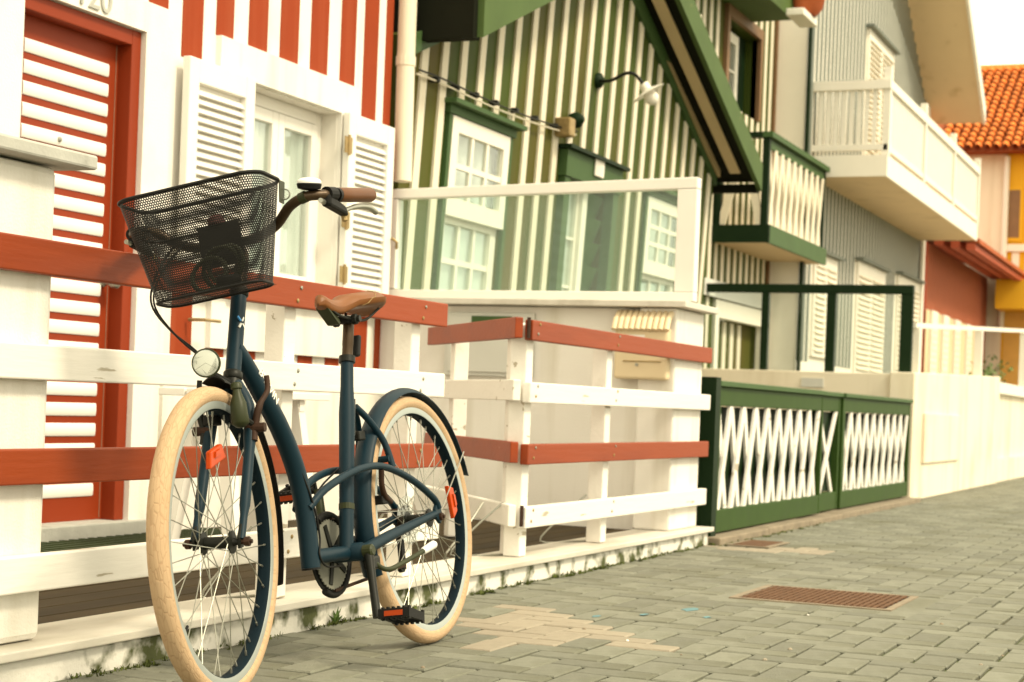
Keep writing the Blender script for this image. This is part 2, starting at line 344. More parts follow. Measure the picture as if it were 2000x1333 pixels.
# moss and weeds on the joint between kerb and paving
mb = MB()
def tuft(mb, c, s, n=14):
    for i in range(n):
        a = random.uniform(0, 6.28); e = random.uniform(.2, 1.3); L_ = s * random.uniform(.4, 1); b = Vector(c) + Vector((random.uniform(-s, s) * .8, random.uniform(-s, s) * .35, 0))
        d = Vector((math.cos(a) * math.cos(e), math.sin(a) * math.cos(e), math.sin(e))); sd_ = d.cross(ZZ).normalized() * L_ * .22
        mb.add([b - sd_, b + sd_, b + d * L_ + sd_ * .3, b + d * L_ - sd_ * .3], [(0, 1, 2, 3)])
for i in range(760):
    x = random.uniform(2.9, 9.0); 
    if random.random() < .35 + .5 * math.sin(x * 3.1) * math.sin(x * 7.7): continue
    tuft(mb, (x, YK + .012 + random.uniform(-.025, .006), random.uniform(-.012, .004)), random.uniform(.007, .022), 12)
for i in range(90):
    tuft(mb, (random.uniform(8.6, 11), 2.44 + random.uniform(-.02, .015), -.006), random.uniform(.01, .022), 12)
mb.build('moss', MOSS, kind='stuff')['label'] = 'patchy green moss along the foot of the kerb'
w = thing('weed', 'small green weed sprouting at the kerb beside the rear wheel', 'plant', tuple(at(655, 1232, Y=YK)))
b0 = Vector(w.location); b0.z = 0
for i in range(9):
    a = i * 2.4; L_ = random.uniform(.03, .06); d = Vector((math.cos(a) * .45, math.sin(a) * .35, 1)).normalized(); sx = d.cross(ZZ).normalized() * .004
    m_ = b0 + d * L_ * .6; e_ = b0 + d * L_ + Vector((math.cos(a), math.sin(a), -.2)) * .012
    MB().add([b0, m_ - sx, e_, m_ + sx, m_ + Vector((0, 0, -.002))], [(0, 1, 2), (0, 2, 3), (0, 3, 4), (0, 4, 1)]).build('leaf', LEAF, w)

DZ = .086
deck = bx(1.5, 8.15, 2.735, 4.4, -.03, .05).build('yard_floor', DARKS); struct(deck)
for i in range(13):
    y = 2.74 + i * .113
    if y < 4.19: bx(1.5, 8.148, y, min(y + .108, 4.197), .052, DZ + random.uniform(-.001, .001)).build('plank', DECK, deck, bevel=.002)

# ------------------------------------------------------------------ red and white fence
YF = 2.52
LEV = [(.935, 1.015, 'R'), (.695, .776, 'W'), (.457, .538, 'R'), (.213, .297, 'W')]
def screws(parent, x, y, z0, z1):
    for z, dx in ((z0 + .02, .0), (z1 - .022, .018)): MB().lathe((x + dx, y + .002, z), (0, -1, 0), [(0, .0065), (.0045, .006), (.006, .003)], 8).build('screw', BRASS if random.random() < .5 else STEEL, parent)
fence = thing('wooden_fence', 'red and white plank fence the bicycle leans on', 'fence', (4.0, YF + .05, DZ))
for z0, z1, k in LEV:
    o = bx(1.6, 5.395 + random.uniform(-.006, .006), YF, YF + .032, z0, z1).build('red_board' if k == 'R' else 'white_board', RED if k == 'R' else WPAINT, fence, bevel=.004)
    for x in (2.9, 4.37, 5.20): screws(o, x, YF, z0, z1)
bx(3.45, 5.36, YF + .034, YF + .062, .50, .552).build('backing_fill', WPAINT, fence, bevel=.003)
for x in (4.36, 5.19):
    for a, b in ((.094, 1.008),): bx(x, x + .065, YF + .064 if False else YF + .034, YF + .100, a, b).build('post', WPAINT, fence, bevel=.004)
for o in list(fence.children):
    if o.name.startswith('backing'): bpy.data.objects.remove(o)
for x in (4.36, 5.19):   # drop rods with their hooks
    MB().tube(smoothpath([(x - .02, YF + .105, .30), (x - .05, YF + .16, .2), (x - .09, YF + .22, .094), (x - .02, YF + .13, .096), (x + .05, YF + .11, .096)], 4), .004, 6).build('drop_rod', STEEL, fence)
gate = thing('wooden_gate', 'red and white plank gate panel running to the white pillar', 'gate', (7.3, YF + .05, DZ))
for z0, z1, k in LEV:
    o = bx(6.165 + (.02 if k == 'W' else 0) * 0, 8.6 + random.uniform(-.01, .01), YF, YF + .034, z0 - .006, z1 - .008).build('red_board' if k == 'R' else 'white_board', RED if k == 'R' else WPAINT, gate, bevel=.004)
    for x in (6.22, 7.15): screws(o, x, YF, z0, z1)
for x in (6.20, 7.12): bx(x, x + .068, YF + .036, YF + .105, .094, .99).build('post', WPAINT, gate, bevel=.004)
for x in (6.20, 7.12): MB().tube(smoothpath([(x + .0, YF + .11, .30), (x - .06, YF + .2, .2), (x - .12, YF + .27, .094), (x - .03, YF + .14, .096), (x + .04, YF + .115, .096)], 4), .004, 6).build('drop_rod', STEEL, gate)
# open leaf folded back into the yard
A_ = at(1034, 625, Z=1.008); A_.z = 0; Bv = at(856, 657, Z=.97); 
hv = Vector((6.14, YF + .03, 0)); ev = Vector((7.16, 3.41, 0)); LL = (ev - hv).length; du = (ev - hv).normalized(); dn = Vector((du.y, -du.x, 0))
leaf = thing('folded_gate_leaf', 'red and white gate leaf standing open, hinged beside the doorway gap', 'gate', (hv.x, hv.y, DZ))
def along(s, n_, z): return hv + du * s + dn * n_ + Vector((0, 0, z))
for z0, z1, k in LEV:
    MB().hexa([along(0, 0, z0), along(LL, 0, z0), along(LL, -.032, z0), along(0, -.032, z0), along(0, 0, z1), along(LL, 0, z1), along(LL, -.032, z1), along(0, -.032, z1)]).build('red_board' if k == 'R' else 'white_board', RED if k == 'R' else WPAINT, leaf, bevel=.004)
for s_ in (.14, .98):
    MB().hexa([along(s_, .002, .094), along(s_ + .065, .002, .094), along(s_ + .065, .067, .094), along(s_, .067, .094), along(s_, .002, 1.0), along(s_ + .065, .002, 1.0), along(s_ + .065, .067, 1.0), along(s_, .067, 1.0)]).build('post', WPAINT, leaf, bevel=.004)
for z in (.975, .255): MB().cyl((6.152, YF + .012, z - .04), (6.152, YF + .012, z + .04), .008, 8).build('hinge', RUST, leaf)
MB().tube(smoothpath([along(.08, -.11, .3), along(.0, -.2, .2), along(-.02, -.28, .094), along(.1, -.12, .096)], 4), .004, 6).build('drop_rod', STEEL, leaf)

# pillars
pil = thing('gate_pillar', 'squat white plastered pillar with a stone cap in front of the red door', 'pillar', (2.9, 2.75, 0))
xr = at(100, 700, Y=2.556).x
MB().box(1.6, xr, 2.556, 2.86, .0935, 1.188).build('shaft', PLASTER, pil, bevel=.018)
bx(1.5, xr + .075, 2.50, 2.92, 1.192, 1.226).build('cap', CAPM, pil, bevel=.006)
pil2 = thing('gate_pillar', 'white plastered pillar at the street end of the dividing wall', 'pillar', (8.4, 2.62, 0))
bx(8.10, 8.56, 2.557, 2.75, .0935, 1.178).build('shaft', PLASTER, pil2, bevel=.01)

# ------------------------------------------------------------------ dividing wall with glass
dv = thing('dividing_wall', 'low white wall between the red and green yards', 'wall', (8.3, 3.4, 0))
bx(8.15, 8.5, 2.752, 4.198, .04, 1.178).build('wall_body', PLASTER, dv, bevel=.006)
bx(8.05, 8.62, 2.50, 4.196, 1.181, 1.212).build('coping', SILL, dv, bevel=.004)
gs = thing('glass_screen', 'white framed glass screen standing on the low dividing wall', 'screen', (8.2, 3.3, 1.212))
XG = 8.2; ZT0, ZT1 = 1.785, 1.825
def gbar(y0, y1, za, zb, zc, zd, name='frame_bar', x0=XG - .035, x1=XG + .035): return MB().hexa([(x0, y0, za), (x1, y0, za), (x1, y1, zb), (x0, y1, zb), (x0, y0, zc), (x1, y0, zc), (x1, y1, zd), (x0, y1, zd)]).build(name, WSHUT, gs, bevel=.004)
gbar(2.50, 4.19, ZT1 - .055, ZT0 - .05, ZT1, ZT0, 'top_rail'); gbar(2.50, 4.19, 1.2155, 1.2155, 1.262, 1.258, 'bottom_rail')
gbar(2.50, 2.60, 1.2625, 1.2625, ZT1 - .057, ZT1 - .059, 'end_post'); gbar(4.13, 4.188, 1.2625, 1.2625, ZT0 - .052, ZT0 - .0525, 'end_post')
MB().hexa([(XG - .004, 2.602, 1.264), (XG + .004, 2.602, 1.264), (XG + .004, 4.128, 1.26), (XG - .004, 4.128, 1.26), (XG - .004, 2.602, ZT1 - .06), (XG + .004, 2.602, ZT1 - .06), (XG + .004, 4.128, ZT0 - .053), (XG - .004, 4.128, ZT0 - .053)]).build('pane', GPANE, gs)
# meter cabinet and mailbox on its near face
a, b = at(1040, 738, X=8.13), at(872, 610, X=8.13)
mc = thing('meter_cabinet', 'pale grey meter cabinet with a dark slot on the dividing wall', 'cabinet', (8.14, a.y, a.z))
bx(8.12, 8.149, a.y, b.y, a.z, b.z).build('box', METER, mc, bevel=.004); bx(8.108, 8.119, a.y + .025, b.y - .025, a.z + .02, b.z - .02).build('door', METER, mc, bevel=.003)
p = at(1000, 632, X=8.11); q = at(922, 622, X=8.11); bx(8.103, 8.1075, p.y, q.y, p.z, q.z + .012).build('slot', GREENT, mc)
a, b = at(1305, 743, X=8.08), at(1205, 640, X=8.08)
mbx = thing('mailbox', 'cream metal mailbox with a ribbed awning lid on the white wall', 'mailbox', (8.12, a.y, a.z))
bx(8.05, 8.149, a.y, b.y, a.z, b.z).build('body', MBOX, mbx, bevel=.012)
zt = at(1255, 610, X=8.08).z; nr = 10
for i in range(nr):
    y0 = a.y - .012 + (b.y - a.y + .024) * i / nr; wd = (b.y - a.y + .024) / nr
    MB().tube([(8.146, y0 + wd / 2, zt), (8.10, y0 + wd / 2, zt - .005), (8.055, y0 + wd / 2, zt - .04), (8.03, y0 + wd / 2, b.z - .012)], wd * .52, 8).build('lid_rib', MBOX, mbx, smooth=True)
ym = (a.y + b.y) / 2; bx(8.046, 8.0495, ym - .02, ym + .075, b.z - .075, b.z - .035).build('name_window', WSHUT, mbx)
bx(8.044, 8.0495, a.y + .03, b.y - .05, a.z + .085, a.z + .09).build('flap_line', BRASS, mbx); MB().lathe((8.05, b.y - .12, a.z + .07), (-1, 0, 0), [(0, .008), (.006, .008)], 10).build('lock', STEEL, mbx)

# ------------------------------------------------------------------ red striped house
YR = 4.2
rh = thing('red_striped_house', 'white house with vertical red stripes behind the bicycle', 'house', (6, YR, 0))
WX0, WX1, WZ0, WZ1 = 6.74, 7.60, 1.14, 2.085
holewall(MB(), 1.0, 8.17, 0, 4.6, YR, YR + .35, [(5.10, 5.935, .13, 2.135), (WX0, WX1, WZ0, WZ1)]).build('wall', PLASTER, rh)
sx_ = [(5.976 - .277 * k, 6.12 - .277 * k) for k in range(3, 0, -1)] + [(5.976, 6.115), (6.223, 6.378), (6.483, 6.622), (6.749, 6.911), (7.025, 7.193), (7.31, 7.479), (7.608, 7.762), (7.852, 8.003), (8.089, 8.166)]
zb_ = [2.262] * 4 + [1.13, 2.245, 2.245, 2.245, 2.245, 2.245, 2.245, 1.0, 1.0]
zb_ = [2.262] * 4 + [.84, 2.245, 2.245, 2.245, 2.245, 2.245, .745, .745]
zb_[4] = 2.10
bx(6.223, 6.378, YR - .004, YR + .02, .745, 1.10).build('red_stripe', REDW, rh)
for (a, b), z in zip(sx_, zb_): bx(a, b, YR - .004, YR + .02, z, 4.5).build('red_stripe', REDW, rh)
for a, b in ((6.50, 6.64), (6.77, 6.91), (7.03, 7.17), (7.30, 7.44), (7.57, 7.71)): bx(a, b, YR - .004, YR + .02, .745, .90).build('red_stripe', REDW, rh)
# plaster surrounds
sr = MB(); sr.box(4.9, 5.165, YR - .03, YR + .002, .0, 2.262).box(5.93, 6.115, YR - .03, YR + .002, .087, 2.262).box(5.165, 5.93, YR - .0302, YR + .002, 2.137, 2.2615); sr.build('door_surround', PLASTER, rh)
sr = MB(); sr.box(6.49, 7.79, YR - .028, YR + .002, 2.090, 2.243).box(6.49, 7.79, YR - .028, YR + .002, .877, 1.132).box(6.49, WX0 - .002, YR - .0278, YR + .002, 1.132, 2.09).box(WX1 + .002, 7.79, YR - .0278, YR + .002, 1.132, 2.09); sr.build('window_surround', PLASTER, rh)
bx(6.60, 7.74, YR - .07, YR + .1, 1.105, 1.139).build('window_sill', WSHUT, rh, bevel=.006)
bx(6.16, 8.165, YR - .018, YR + .002, .087, .742).build('plinth', PLASTER, rh)
# door
dr = bx(5.17, 5.872, YR + .06, YR + .10, .152, 2.075).build('door', REDD, rh)
bx(5.868, 5.93, YR - .006, YR + .12, .15, 2.135).build('door_frame', REDD, rh, bevel=.004); bx(5.168, 5.868, YR - .006, YR + .12, 2.072, 2.134).build('door_frame', REDD, rh, bevel=.004)
bx(5.853, 5.8555, YR + .0585, YR + .062, .16, 2.07).build('door_gap', GRATF, rh)
zs = 1.958
for i in range(22):
    z = zs - i * .0802
    if z < .2: break
    prof = [(YR + .061, z - .026), (YR + .056, z - .0255), (YR + .0525, z - .020), (YR + .0515, z + .0), (YR + .0525, z + .020), (YR + .056, z + .0255), (YR + .061, z + .026)]
    m_ = MB(); m_.prism([(5.275, y, zz) for y, zz in prof], (1, 0, 0), .525)
    m_.build('slat', WSHUT, dr, smooth=True)
MB().lathe((5.50, YR + .052, 1.635), (0, -1, 0), [(0, .011), (.006, .010), (.008, .004)], 12).build('peephole', STEEL, dr)
MB().lathe((5.815, YR + .06, 1.11), (0, -1, 0), [(0, .022), (.012, .02), (.014, .012), (.045, .011), (.05, .024), (.075, .026), (.085, .015)], 14).build('door_knob', STEEL, dr, smooth=True)
bx(5.10, 6.02, YR - .06, YR + .06, .087, .150).build('door_sill', CAPM, rh, bevel=.006)
pN = at(148, 30, Y=YR - .04); 
textmesh('house_number', '120', .155, CAPM, rh, (5.57, YR - .034, 2.152), (1, 0, 0), (0, 0, 1), .004)
# window
wy = YR + .085
wf = MB(); wf.box(WX0, WX0 + .05, wy, wy + .06, WZ0, WZ1).box(WX1 - .05, WX1, wy, wy + .06, WZ0, WZ1).box(WX0 + .05, WX1 - .05, wy + .0005, wy + .06, WZ1 - .06, WZ1).box(WX0 + .05, WX1 - .05, wy + .0005, wy + .06, WZ0, WZ0 + .05)
win = wf.build('window', WSHUT, rh, bevel=.004)
xm = (WX0 + WX1) / 2 + .0
for x0, x1 in ((WX0 + .055, xm - .001), (xm + .001, WX1 - .055)):
    s_ = MB(); z0, z1 = WZ0 + .055, WZ1 - .065
    s_.box(x0, x0 + .055, wy - .012, wy + .03, z0, z1).box(x1 - .055, x1, wy - .012, wy + .03, z0, z1).box(x0 + .055, x1 - .055, wy - .0115, wy + .03, z1 - .06, z1).box(x0 + .055, x1 - .055, wy - .0115, wy + .03, z0, z0 + .07)
    s_.build('casement', WSHUT, win, bevel=.004); bx(x0 + .05, x1 - .05, wy + .006, wy + .010, z0 + .06, z1 - .05).build('pane', WPANE, win)
cm = MB(); N = 90
for i in range(N + 1):
    x = WX0 + (WX1 - WX0) * i / N; y = wy + .036 + .010 * math.sin(i * .9) + .008 * math.sin(i * .37 + 1); cm.v += [Vector((x, y, WZ0)), Vector((x, y, WZ1))]
cm.f = [(2 * i, 2 * i + 2, 2 * i + 3, 2 * i + 1) for i in range(N)]; cm.build('curtain', CURT, win, smooth=True)
bx(WX0, WX1, YR + .32, YR + .345, WZ0, WZ1).build('room_back', DARKI, win)
# shutters
def shutter(x0, x1, z0, z1, yf, par):
    m_ = MB(); fw = .075
    m_.box(x0, x0 + fw, yf, yf + .036, z0, z1).box(x1 - fw, x1, yf, yf + .036, z0, z1).box(x0 + fw, x1 - fw, yf + .0005, yf + .0355, z1 - .10, z1).box(x0 + fw, x1 - fw, yf + .0005, yf + .0355, z0, z0 + .10)
    s = m_.build('shutter', WSHUT, par, bevel=.003); z = z0 + .115
    while z < z1 - .11:
        MB().hexa([(x0 + fw, yf + .006, z - .008), (x1 - fw, yf + .006, z - .008), (x1 - fw, yf + .010, z - .0125), (x0 + fw, yf + .010, z - .0125), (x0 + fw, yf + .028, z + .020), (x1 - fw, yf + .028, z + .020), (x1 - fw, yf + .032, z + .0155), (x0 + fw, yf + .032, z + .0155)]).build('louvre', WSHUT, s); z += .0372
    bx(x0 + fw, x1 - fw, yf + .0335, yf + .035, z0 + .1, z1 - .1).build('backing', WSHUT, s)
    return s
shutter(6.19, 6.715, 1.13, 2.092, YR - .072, rh); s2 = shutter(7.605, 8.10, 1.13, 2.094, YR - .072, rh)
for z in (1.93, 1.29, 1.56):
    m_ = MB(); m_.cyl((7.597, YR - .078, z - .05), (7.597, YR - .078, z + .05), .008, 8); m_.box(7.560, 7.592, YR - .076, YR - .070, z - .04, z + .04); m_.box(7.602, 7.63, YR - .078, YR - .073, z - .04, z + .04)
    m_.build('hinge', BRASS, s2)
MB().tube([(8.09, YR - .08, 1.52), (8.11, YR - .10, 1.50), (8.13, YR - .09, 1.47)], .008, 6).build('shutter_catch', BRASS, rh)
MB().tube([(6.33, YR - .02, .99), (6.33, YR - .10, .99), (6.45, YR - .10, .99)], .008, 6).build('shutter_stay', BRASS, rh)
# downpipe on the corner
dp = thing('downpipe', 'white rainwater pipe between the red and green houses', 'pipe', (8.2, YR - .08, .1))
MB().tube([(8.215, YR - .06, 4.6), (8.215, YR - .06, 2.48), (8.20, YR - .075, 1.83)], .048, 14).build('pipe', CREAMB, dp, smooth=True)
MB().lathe((8.215, YR - .06, 2.44), (0, 0, 1), [(0, .053), (.05, .053)], 14).build('collar', CREAMB, dp)

# ---- yard furniture behind the fence
tb = thing('garden_table', 'white wooden garden table in the yard behind the fence', 'table', (5.5, 3.55, DZ))
za = .666
for y in (3.40, 3.52): bx(5.32, 6.19, y, y + .112, za, za + .028).build('top_board', WSHUT, tb, bevel=.003)
for x in (5.50, 6.0):
    for sy in (-1, 1): MB().bar((x, 3.515 + sy * .06, za - .002), (x + (.05 if x > 5.6 else -.05), 3.515 + sy * .14, DZ), .05, .05, (1, 0, 0)).build('leg', WSHUT, tb)
    bx(x - .02, x + .02, 3.42, 3.61, za - .045, za - .001).build('cleat', WSHUT, tb)
a = at(92, 1060, Z=.095); b = at(295, 1030, Z=.095)
dm = thing('doormat', 'dark green ribbed doormat on the deck at the red door', 'mat', (5.4, 3.9, DZ))
mx0, mx1, my0, my1 = 4.93, 6.35, 3.70, 4.10
bx(mx0, mx1, my0, my1, DZ + .002, DZ + .010).build('base', MATM, dm)
for i in range(24):
    x = mx0 + .02 + i * (mx1 - mx0 - .06) / 23
    MB().bar((x, my0 + .01, DZ + .014), (x + .03, my1 - .01, DZ + .014), .026, .008).build('rib', MATM, dm)

# ------------------------------------------------------------------ green striped gable house
gx = lambda p: Vector((p.x, p.y + GD - GL * p.z, p.z))
gh = thing('green_striped_house', 'old gabled house with green and white vertical boards behind the glass screen', 'house', (11.2, 4.3, 0))
AX, AZ, SL = 11.2, 3.88, .43
zr = lambda x: AZ - SL * abs(x - AX)
XL, XR = 8.28, 14.0
g1a, g1b = atg(872, 205), atg(996, 252)           # first window frame
w1 = (g1a.x, g1b.x, 1.15, g1a.z)
g2a, g2b = atg(1095, 292), atg(1200, 328); d1 = (g2a.x, g2b.x, .1, g2a.z)
g3a, g3b = atg(1258, 368), atg(1337, 388); w2 = (g3a.x, g3b.x, 1.1, g3a.z)
openings = [w1, d1, w2]
m_ = MB(gx); xs = sorted({XL, AX, XR, *[o[0] + .05 for o in openings], *[o[1] - .05 for o in openings]})
for i in range(len(xs) - 1):
    a, b = xs[i], xs[i + 1]; c = (a + b) / 2; op = [o for o in openings if o[0] < c < o[1]]
    segs = [(0, None)] if not op else [(0, op[0][2] + .03), (op[0][3] - .06, None)]
    for z0, z1 in segs:
        za_, zb2 = (z1, z1) if z1 is not None else (zr(a), zr(b))
        if z1 is not None and z1 - z0 < .14: continue
        m_.hexa([(a, 0, z0), (b, 0, z0), (b, .15, z0), (a, .15, z0), (a, 0, za_), (b, 0, zb2), (b, .15, zb2), (a, .15, za_)])
m_.build('wall', GREEN, gh)
for k in range(24):
    c = 8.452 + .2453 * k; a, b = c - .038, c + .038
    if b > XR - .02: continue
    top = min(zr(a), zr(b)) - .10; segs = [(.3, top)]
    for o in openings:
        if b > o[0] - .0 and a < o[1] + .0:
            ns = []
            for z0, z1 in segs:
                if z0 < o[2] - .05: ns.append((z0, o[2] - .05))
                ns.append((max(z0, o[3] + .035), z1))
            segs = ns
    for z0, z1 in segs:
        if z1 - z0 < .06: continue
        za_, zb2 = (z1, z1) if z1 != top else (zr(a) - .10, zr(b) - .10)
        j = random.uniform(-.004, .004)
        MB(gx).hexa([(a + j, -.015, z0), (b + j, -.015, z0), (b + j, .002, z0), (a + j, .002, z0), (a - j, -.015, za_), (b - j, -.015, zb2), (b - j, .002, zb2), (a - j, .002, za_)]).build('white_board', CREAMB, gh)
for s_ in (-1, 1):      # raking trim on the wall under the roof
    x1 = XL if s_ < 0 else XR
    MB(gx).hexa([(AX, -.03, AZ - .15), (x1, -.03, zr(x1) - .11), (x1, .0, zr(x1) - .11), (AX, .0, AZ - .15), (AX, -.03, AZ), (x1, -.03, zr(x1)), (x1, .0, zr(x1)), (AX, .0, AZ)]).build('rake_trim', GREENT, gh)
def frame(o, nm, t_, mm, xf, y0=-.05, par=None, head=.07, w=.05):
    f = MB(xf); f.box(o[0] - .0, o[0] + w, y0, .02, o[2], o[3]).box(o[1] - w, o[1], y0, .02, o[2], o[3]).box(o[0] - .02, o[1] + .02, y0 - .012, .02, o[3] - head, o[3] + .002)
    return f.build(nm, mm, par)
def sash(o, cols, rows, par, xf, y=.02, stile=.045, bar_=.018, meet=None, mm=None):
    x0, x1, z0, z1 = o; mm = mm or WHITEF
    f = MB(xf); f.box(x0, x0 + stile, y, y + .04, z0, z1).box(x1 - stile, x1, y, y + .04, z0, z1).box(x0 + stile, x1 - stile, y + .0004, y + .04, z1 - stile, z1).box(x0 + stile, x1 - stile, y + .0004, y + .04, z0, z0 + stile * 1.2)
    s = f.build('sash', mm, par)
    xi0, xi1, zi0, zi1 = x0 + stile, x1 - stile, z0 + stile * 1.2, z1 - stile
    for c in range(1, cols): x = xi0 + (xi1 - xi0) * c / cols; MB(xf).box(x - bar_ / 2, x + bar_ / 2, y + .006, y + .03, zi0, zi1).build('glazing_bar', mm, s)
    for r in range(1, rows): z = zi0 + (zi1 - zi0) * r / rows; MB(xf).box(xi0, xi1, y + .0065, y + .0295, z - bar_ / 2, z + bar_ / 2).build('glazing_bar', mm, s)
    for c in range(cols):
        for r in range(rows):
            xa, xb = xi0 + (xi1 - xi0) * c / cols, xi0 + (xi1 - xi0) * (c + 1) / cols; zc, zd = zi0 + (zi1 - zi0) * r / rows, zi0 + (zi1 - zi0) * (r + 1) / rows
            MB(xf).box(xa + bar_ * .3, xb - bar_ * .3, y + .016, y + .019, zc + bar_ * .3, zd - bar_ * .3).build('pane', WPANE, s)
    return s
for o in (w1, w2):
    fr_ = frame(o, 'window', .06, GREENT, gx, par=gh, head=.045, w=.04, y0=-.028); zm = (o[2] + o[3]) / 2 + .0
    inn = (o[0] + .045, o[1] - .045, o[2] + .02, o[3] - .05)
    rows_ = 2 if o is w1 else 3
    zm = inn[2] + (inn[3] - inn[2]) * .52
    sash((inn[0], inn[1], zm - .02, inn[3]), 3, rows_, fr_, gx, y=-.03, stile=.085, bar_=.032); sash((inn[0], inn[1], inn[2], zm + .03), 3, 2, fr_, gx, y=.012, stile=.085, bar_=.032)
    MB(gx).box(inn[0], inn[1], .056, .066, inn[2], inn[3]).build('curtain', CURT, fr_)
    MB(gx).box(o[0] - .06, o[1] + .06, -.09, -.0, o[3] + .004, o[3] + .03).build('drip_board', GREENT, fr_)
dfr = frame(d1, 'door_frame', .06, GREENT, gx, par=gh, head=.17, w=.10); MB(gx).box(d1[0] - .06, d1[1] + .06, -.10, -.0, d1[3] + .004, d1[3] + .028).build('drip_board', GREEND, dfr)
dx0, dx1 = d1[0] + .10, d1[1] - .10; dm_ = dx0 + (dx1 - dx0) * .56
sash((dx0, dm_ - .04, .15, d1[3] - .18), 1, 6, dfr, gx, y=.05, stile=.03)
MB(gx).box(dm_ - .04, dm_ + .05, .02, .09, .12, d1[3] - .18).build('mullion', WHITEF, dfr)
for i in range(11):
    z = .35 + i * .165; MB(gx).hexa([(dm_ + .05, .08, z), (dx1, .08, z), (dx1, .10, z), (dm_ + .05, .10, z), (dm_ + .05, .02, z + .15), (dx1, .02, z + .15), (dx1, .04, z + .155), (dm_ + .05, .04, z + .155)]).build('slat', GREENT, dfr)
MB(gx).box(dx0 + .01, dm_ - .05, .088, .096, .16, d1[3] - .19).build('curtain', CURT, dfr)
MB(gx).box(dx0, dx1, .135, .148, .12, d1[3] - .12).build('door_back', DARKI, dfr)
p = atg(1152, 327); MB(gx).box(p.x - .085, p.x + .085, -.078, -.064, p.z - .07, p.z + .07).build('number_plate', WHITEF, dfr, bevel=.008)
# roof
Y0 = 3.80
rf = MB()
for s_ in (-1, 1):
    xe = 8.42 if s_ < 0 else 14.16
    rf.hexa([(AX, Y0 + .02, AZ + .005), (xe, Y0 + .02, zr(xe) + .005), (xe, 7.5, zr(xe) + .005), (AX, 7.5, AZ + .005), (AX, Y0 + .02, AZ + .13), (xe, Y0 + .02, zr(xe) + .13), (xe, 7.5, zr(xe) + .13), (AX, 7.5, AZ + .13)])
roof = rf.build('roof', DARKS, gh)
for s_ in (-1, 1):
    xe = 8.40 if s_ < 0 else 14.18
    def rk(y0, y1, lo, hi, nm, mm, xa=AX, xb=xe): MB().hexa([(xa, y0, zr(xa) + lo), (xb, y0, zr(xb) + lo), (xb, y1, zr(xb) + lo), (xa, y1, zr(xa) + lo), (xa, y0, zr(xa) + hi), (xb, y0, zr(xb) + hi), (xb, y1, zr(xb) + hi), (xa, y1, zr(xa) + hi)]).build(nm, mm, roof)
    rk(Y0 - .02, Y0 + .018, -.06, .16, 'bargeboard', GREENB, AX + s_ * .001)
    rk(Y0 + .12, Y0 + .21, -.012, .004, 'soffit_board', SOFF, AX + s_ * .001, xe - s_ * .18)
    rk(Y0 + .285, Y0 + .31, -.05, .004, 'soffit_trim', mat('tan_trim', (.48, .36, .20), .6), AX + s_ * .001, xe - s_ * .2)
    MB().box(xe - .03 if s_ > 0 else xe - .05, xe + .05 if s_ > 0 else xe + .03, Y0 + .0185, 7.4, zr(xe) - .07, zr(xe) - .002 + (.5 if s_ < 0 else 0)).build('eave_beam', DARKS, roof)
# cable with clips
cp = [atg(800, 138), atg(845, 155), atg(900, 181), atg(960, 208), atg(1020, 231), atg(1070, 247), atg(1112, 258)]
cb = thing('wall_cable', 'black cable with clips strung across the green striped wall', 'cable', tuple(cp[0]))
MB().tube(smoothpath([p + Vector((0, -.06, 0)) for p in cp], 5), .0055, 6).build('cable', BLKM, cb, smooth=True)
MB().tube(smoothpath([p + Vector((0, -.045, -.02)) for p in cp], 5), .006, 6).build('cable', CREAMB, cb, smooth=True)
for k in range(1, 8):
    p = atg(800 + 39 * k, 138 + 39 * k * .385 + 3); MB().box(p.x - .02, p.x + .02, p.y - .06, p.y - .005, p.z - .018, p.z + .014).build('clip', BLKM, cb, bevel=.01)
p = atg(1085, 250); MB().box(p.x - .05, p.x + .05, p.y - .12, p.y - .01, p.z - .06, p.z + .06).build('junction_box', BRASS, cb, bevel=.01)
p = atg(1107, 238); MB().lathe((p.x, p.y - .03, p.z), (0, -1, .2), [(0, .05), (.05, .055), (.09, .02)], 10).build('insulator', GREEND, cb, smooth=True)
# gooseneck lamp
q0 = atg(1166, 158); lp = thing('wall_lamp', 'gooseneck wall lamp with a white enamel shade on the green striped wall', 'lamp', tuple(q0))
MB().lathe(q0 + Vector((0, .0, 0)), (0, -1, 0), [(0, .055), (.03, .05), (.05, .02)], 12).build('mount', GREEND, lp, smooth=True)
q1, q2, q3, q4 = at(1192, 158, Y=4.00), at(1222, 144, Y=3.88), at(1240, 146, Y=3.82), at(1256, 164, Y=3.77)
MB().tube(smoothpath([q0, q1, q2, q3, q4], 6), .012, 8).build('arm', BLKM, lp, smooth=True)
ax_ = Vector((.25, -.5, -.85)).normalized()
MB().lathe(q4, ax_, [(0, .03), (.045, .035), (.05, .045), (.075, .115), (.071, .119), (.070, .114), (.047, .04), (.040, .03)], 20).build('shade', WHITEF, lp, smooth=True)
MB().lathe(q4 + ax_ * .05, ax_, [(0, .02), (.03, .045), (.07, .05), (.10, .03), (.108, .01)], 14).build('bulb', WHITEF, lp, smooth=True)

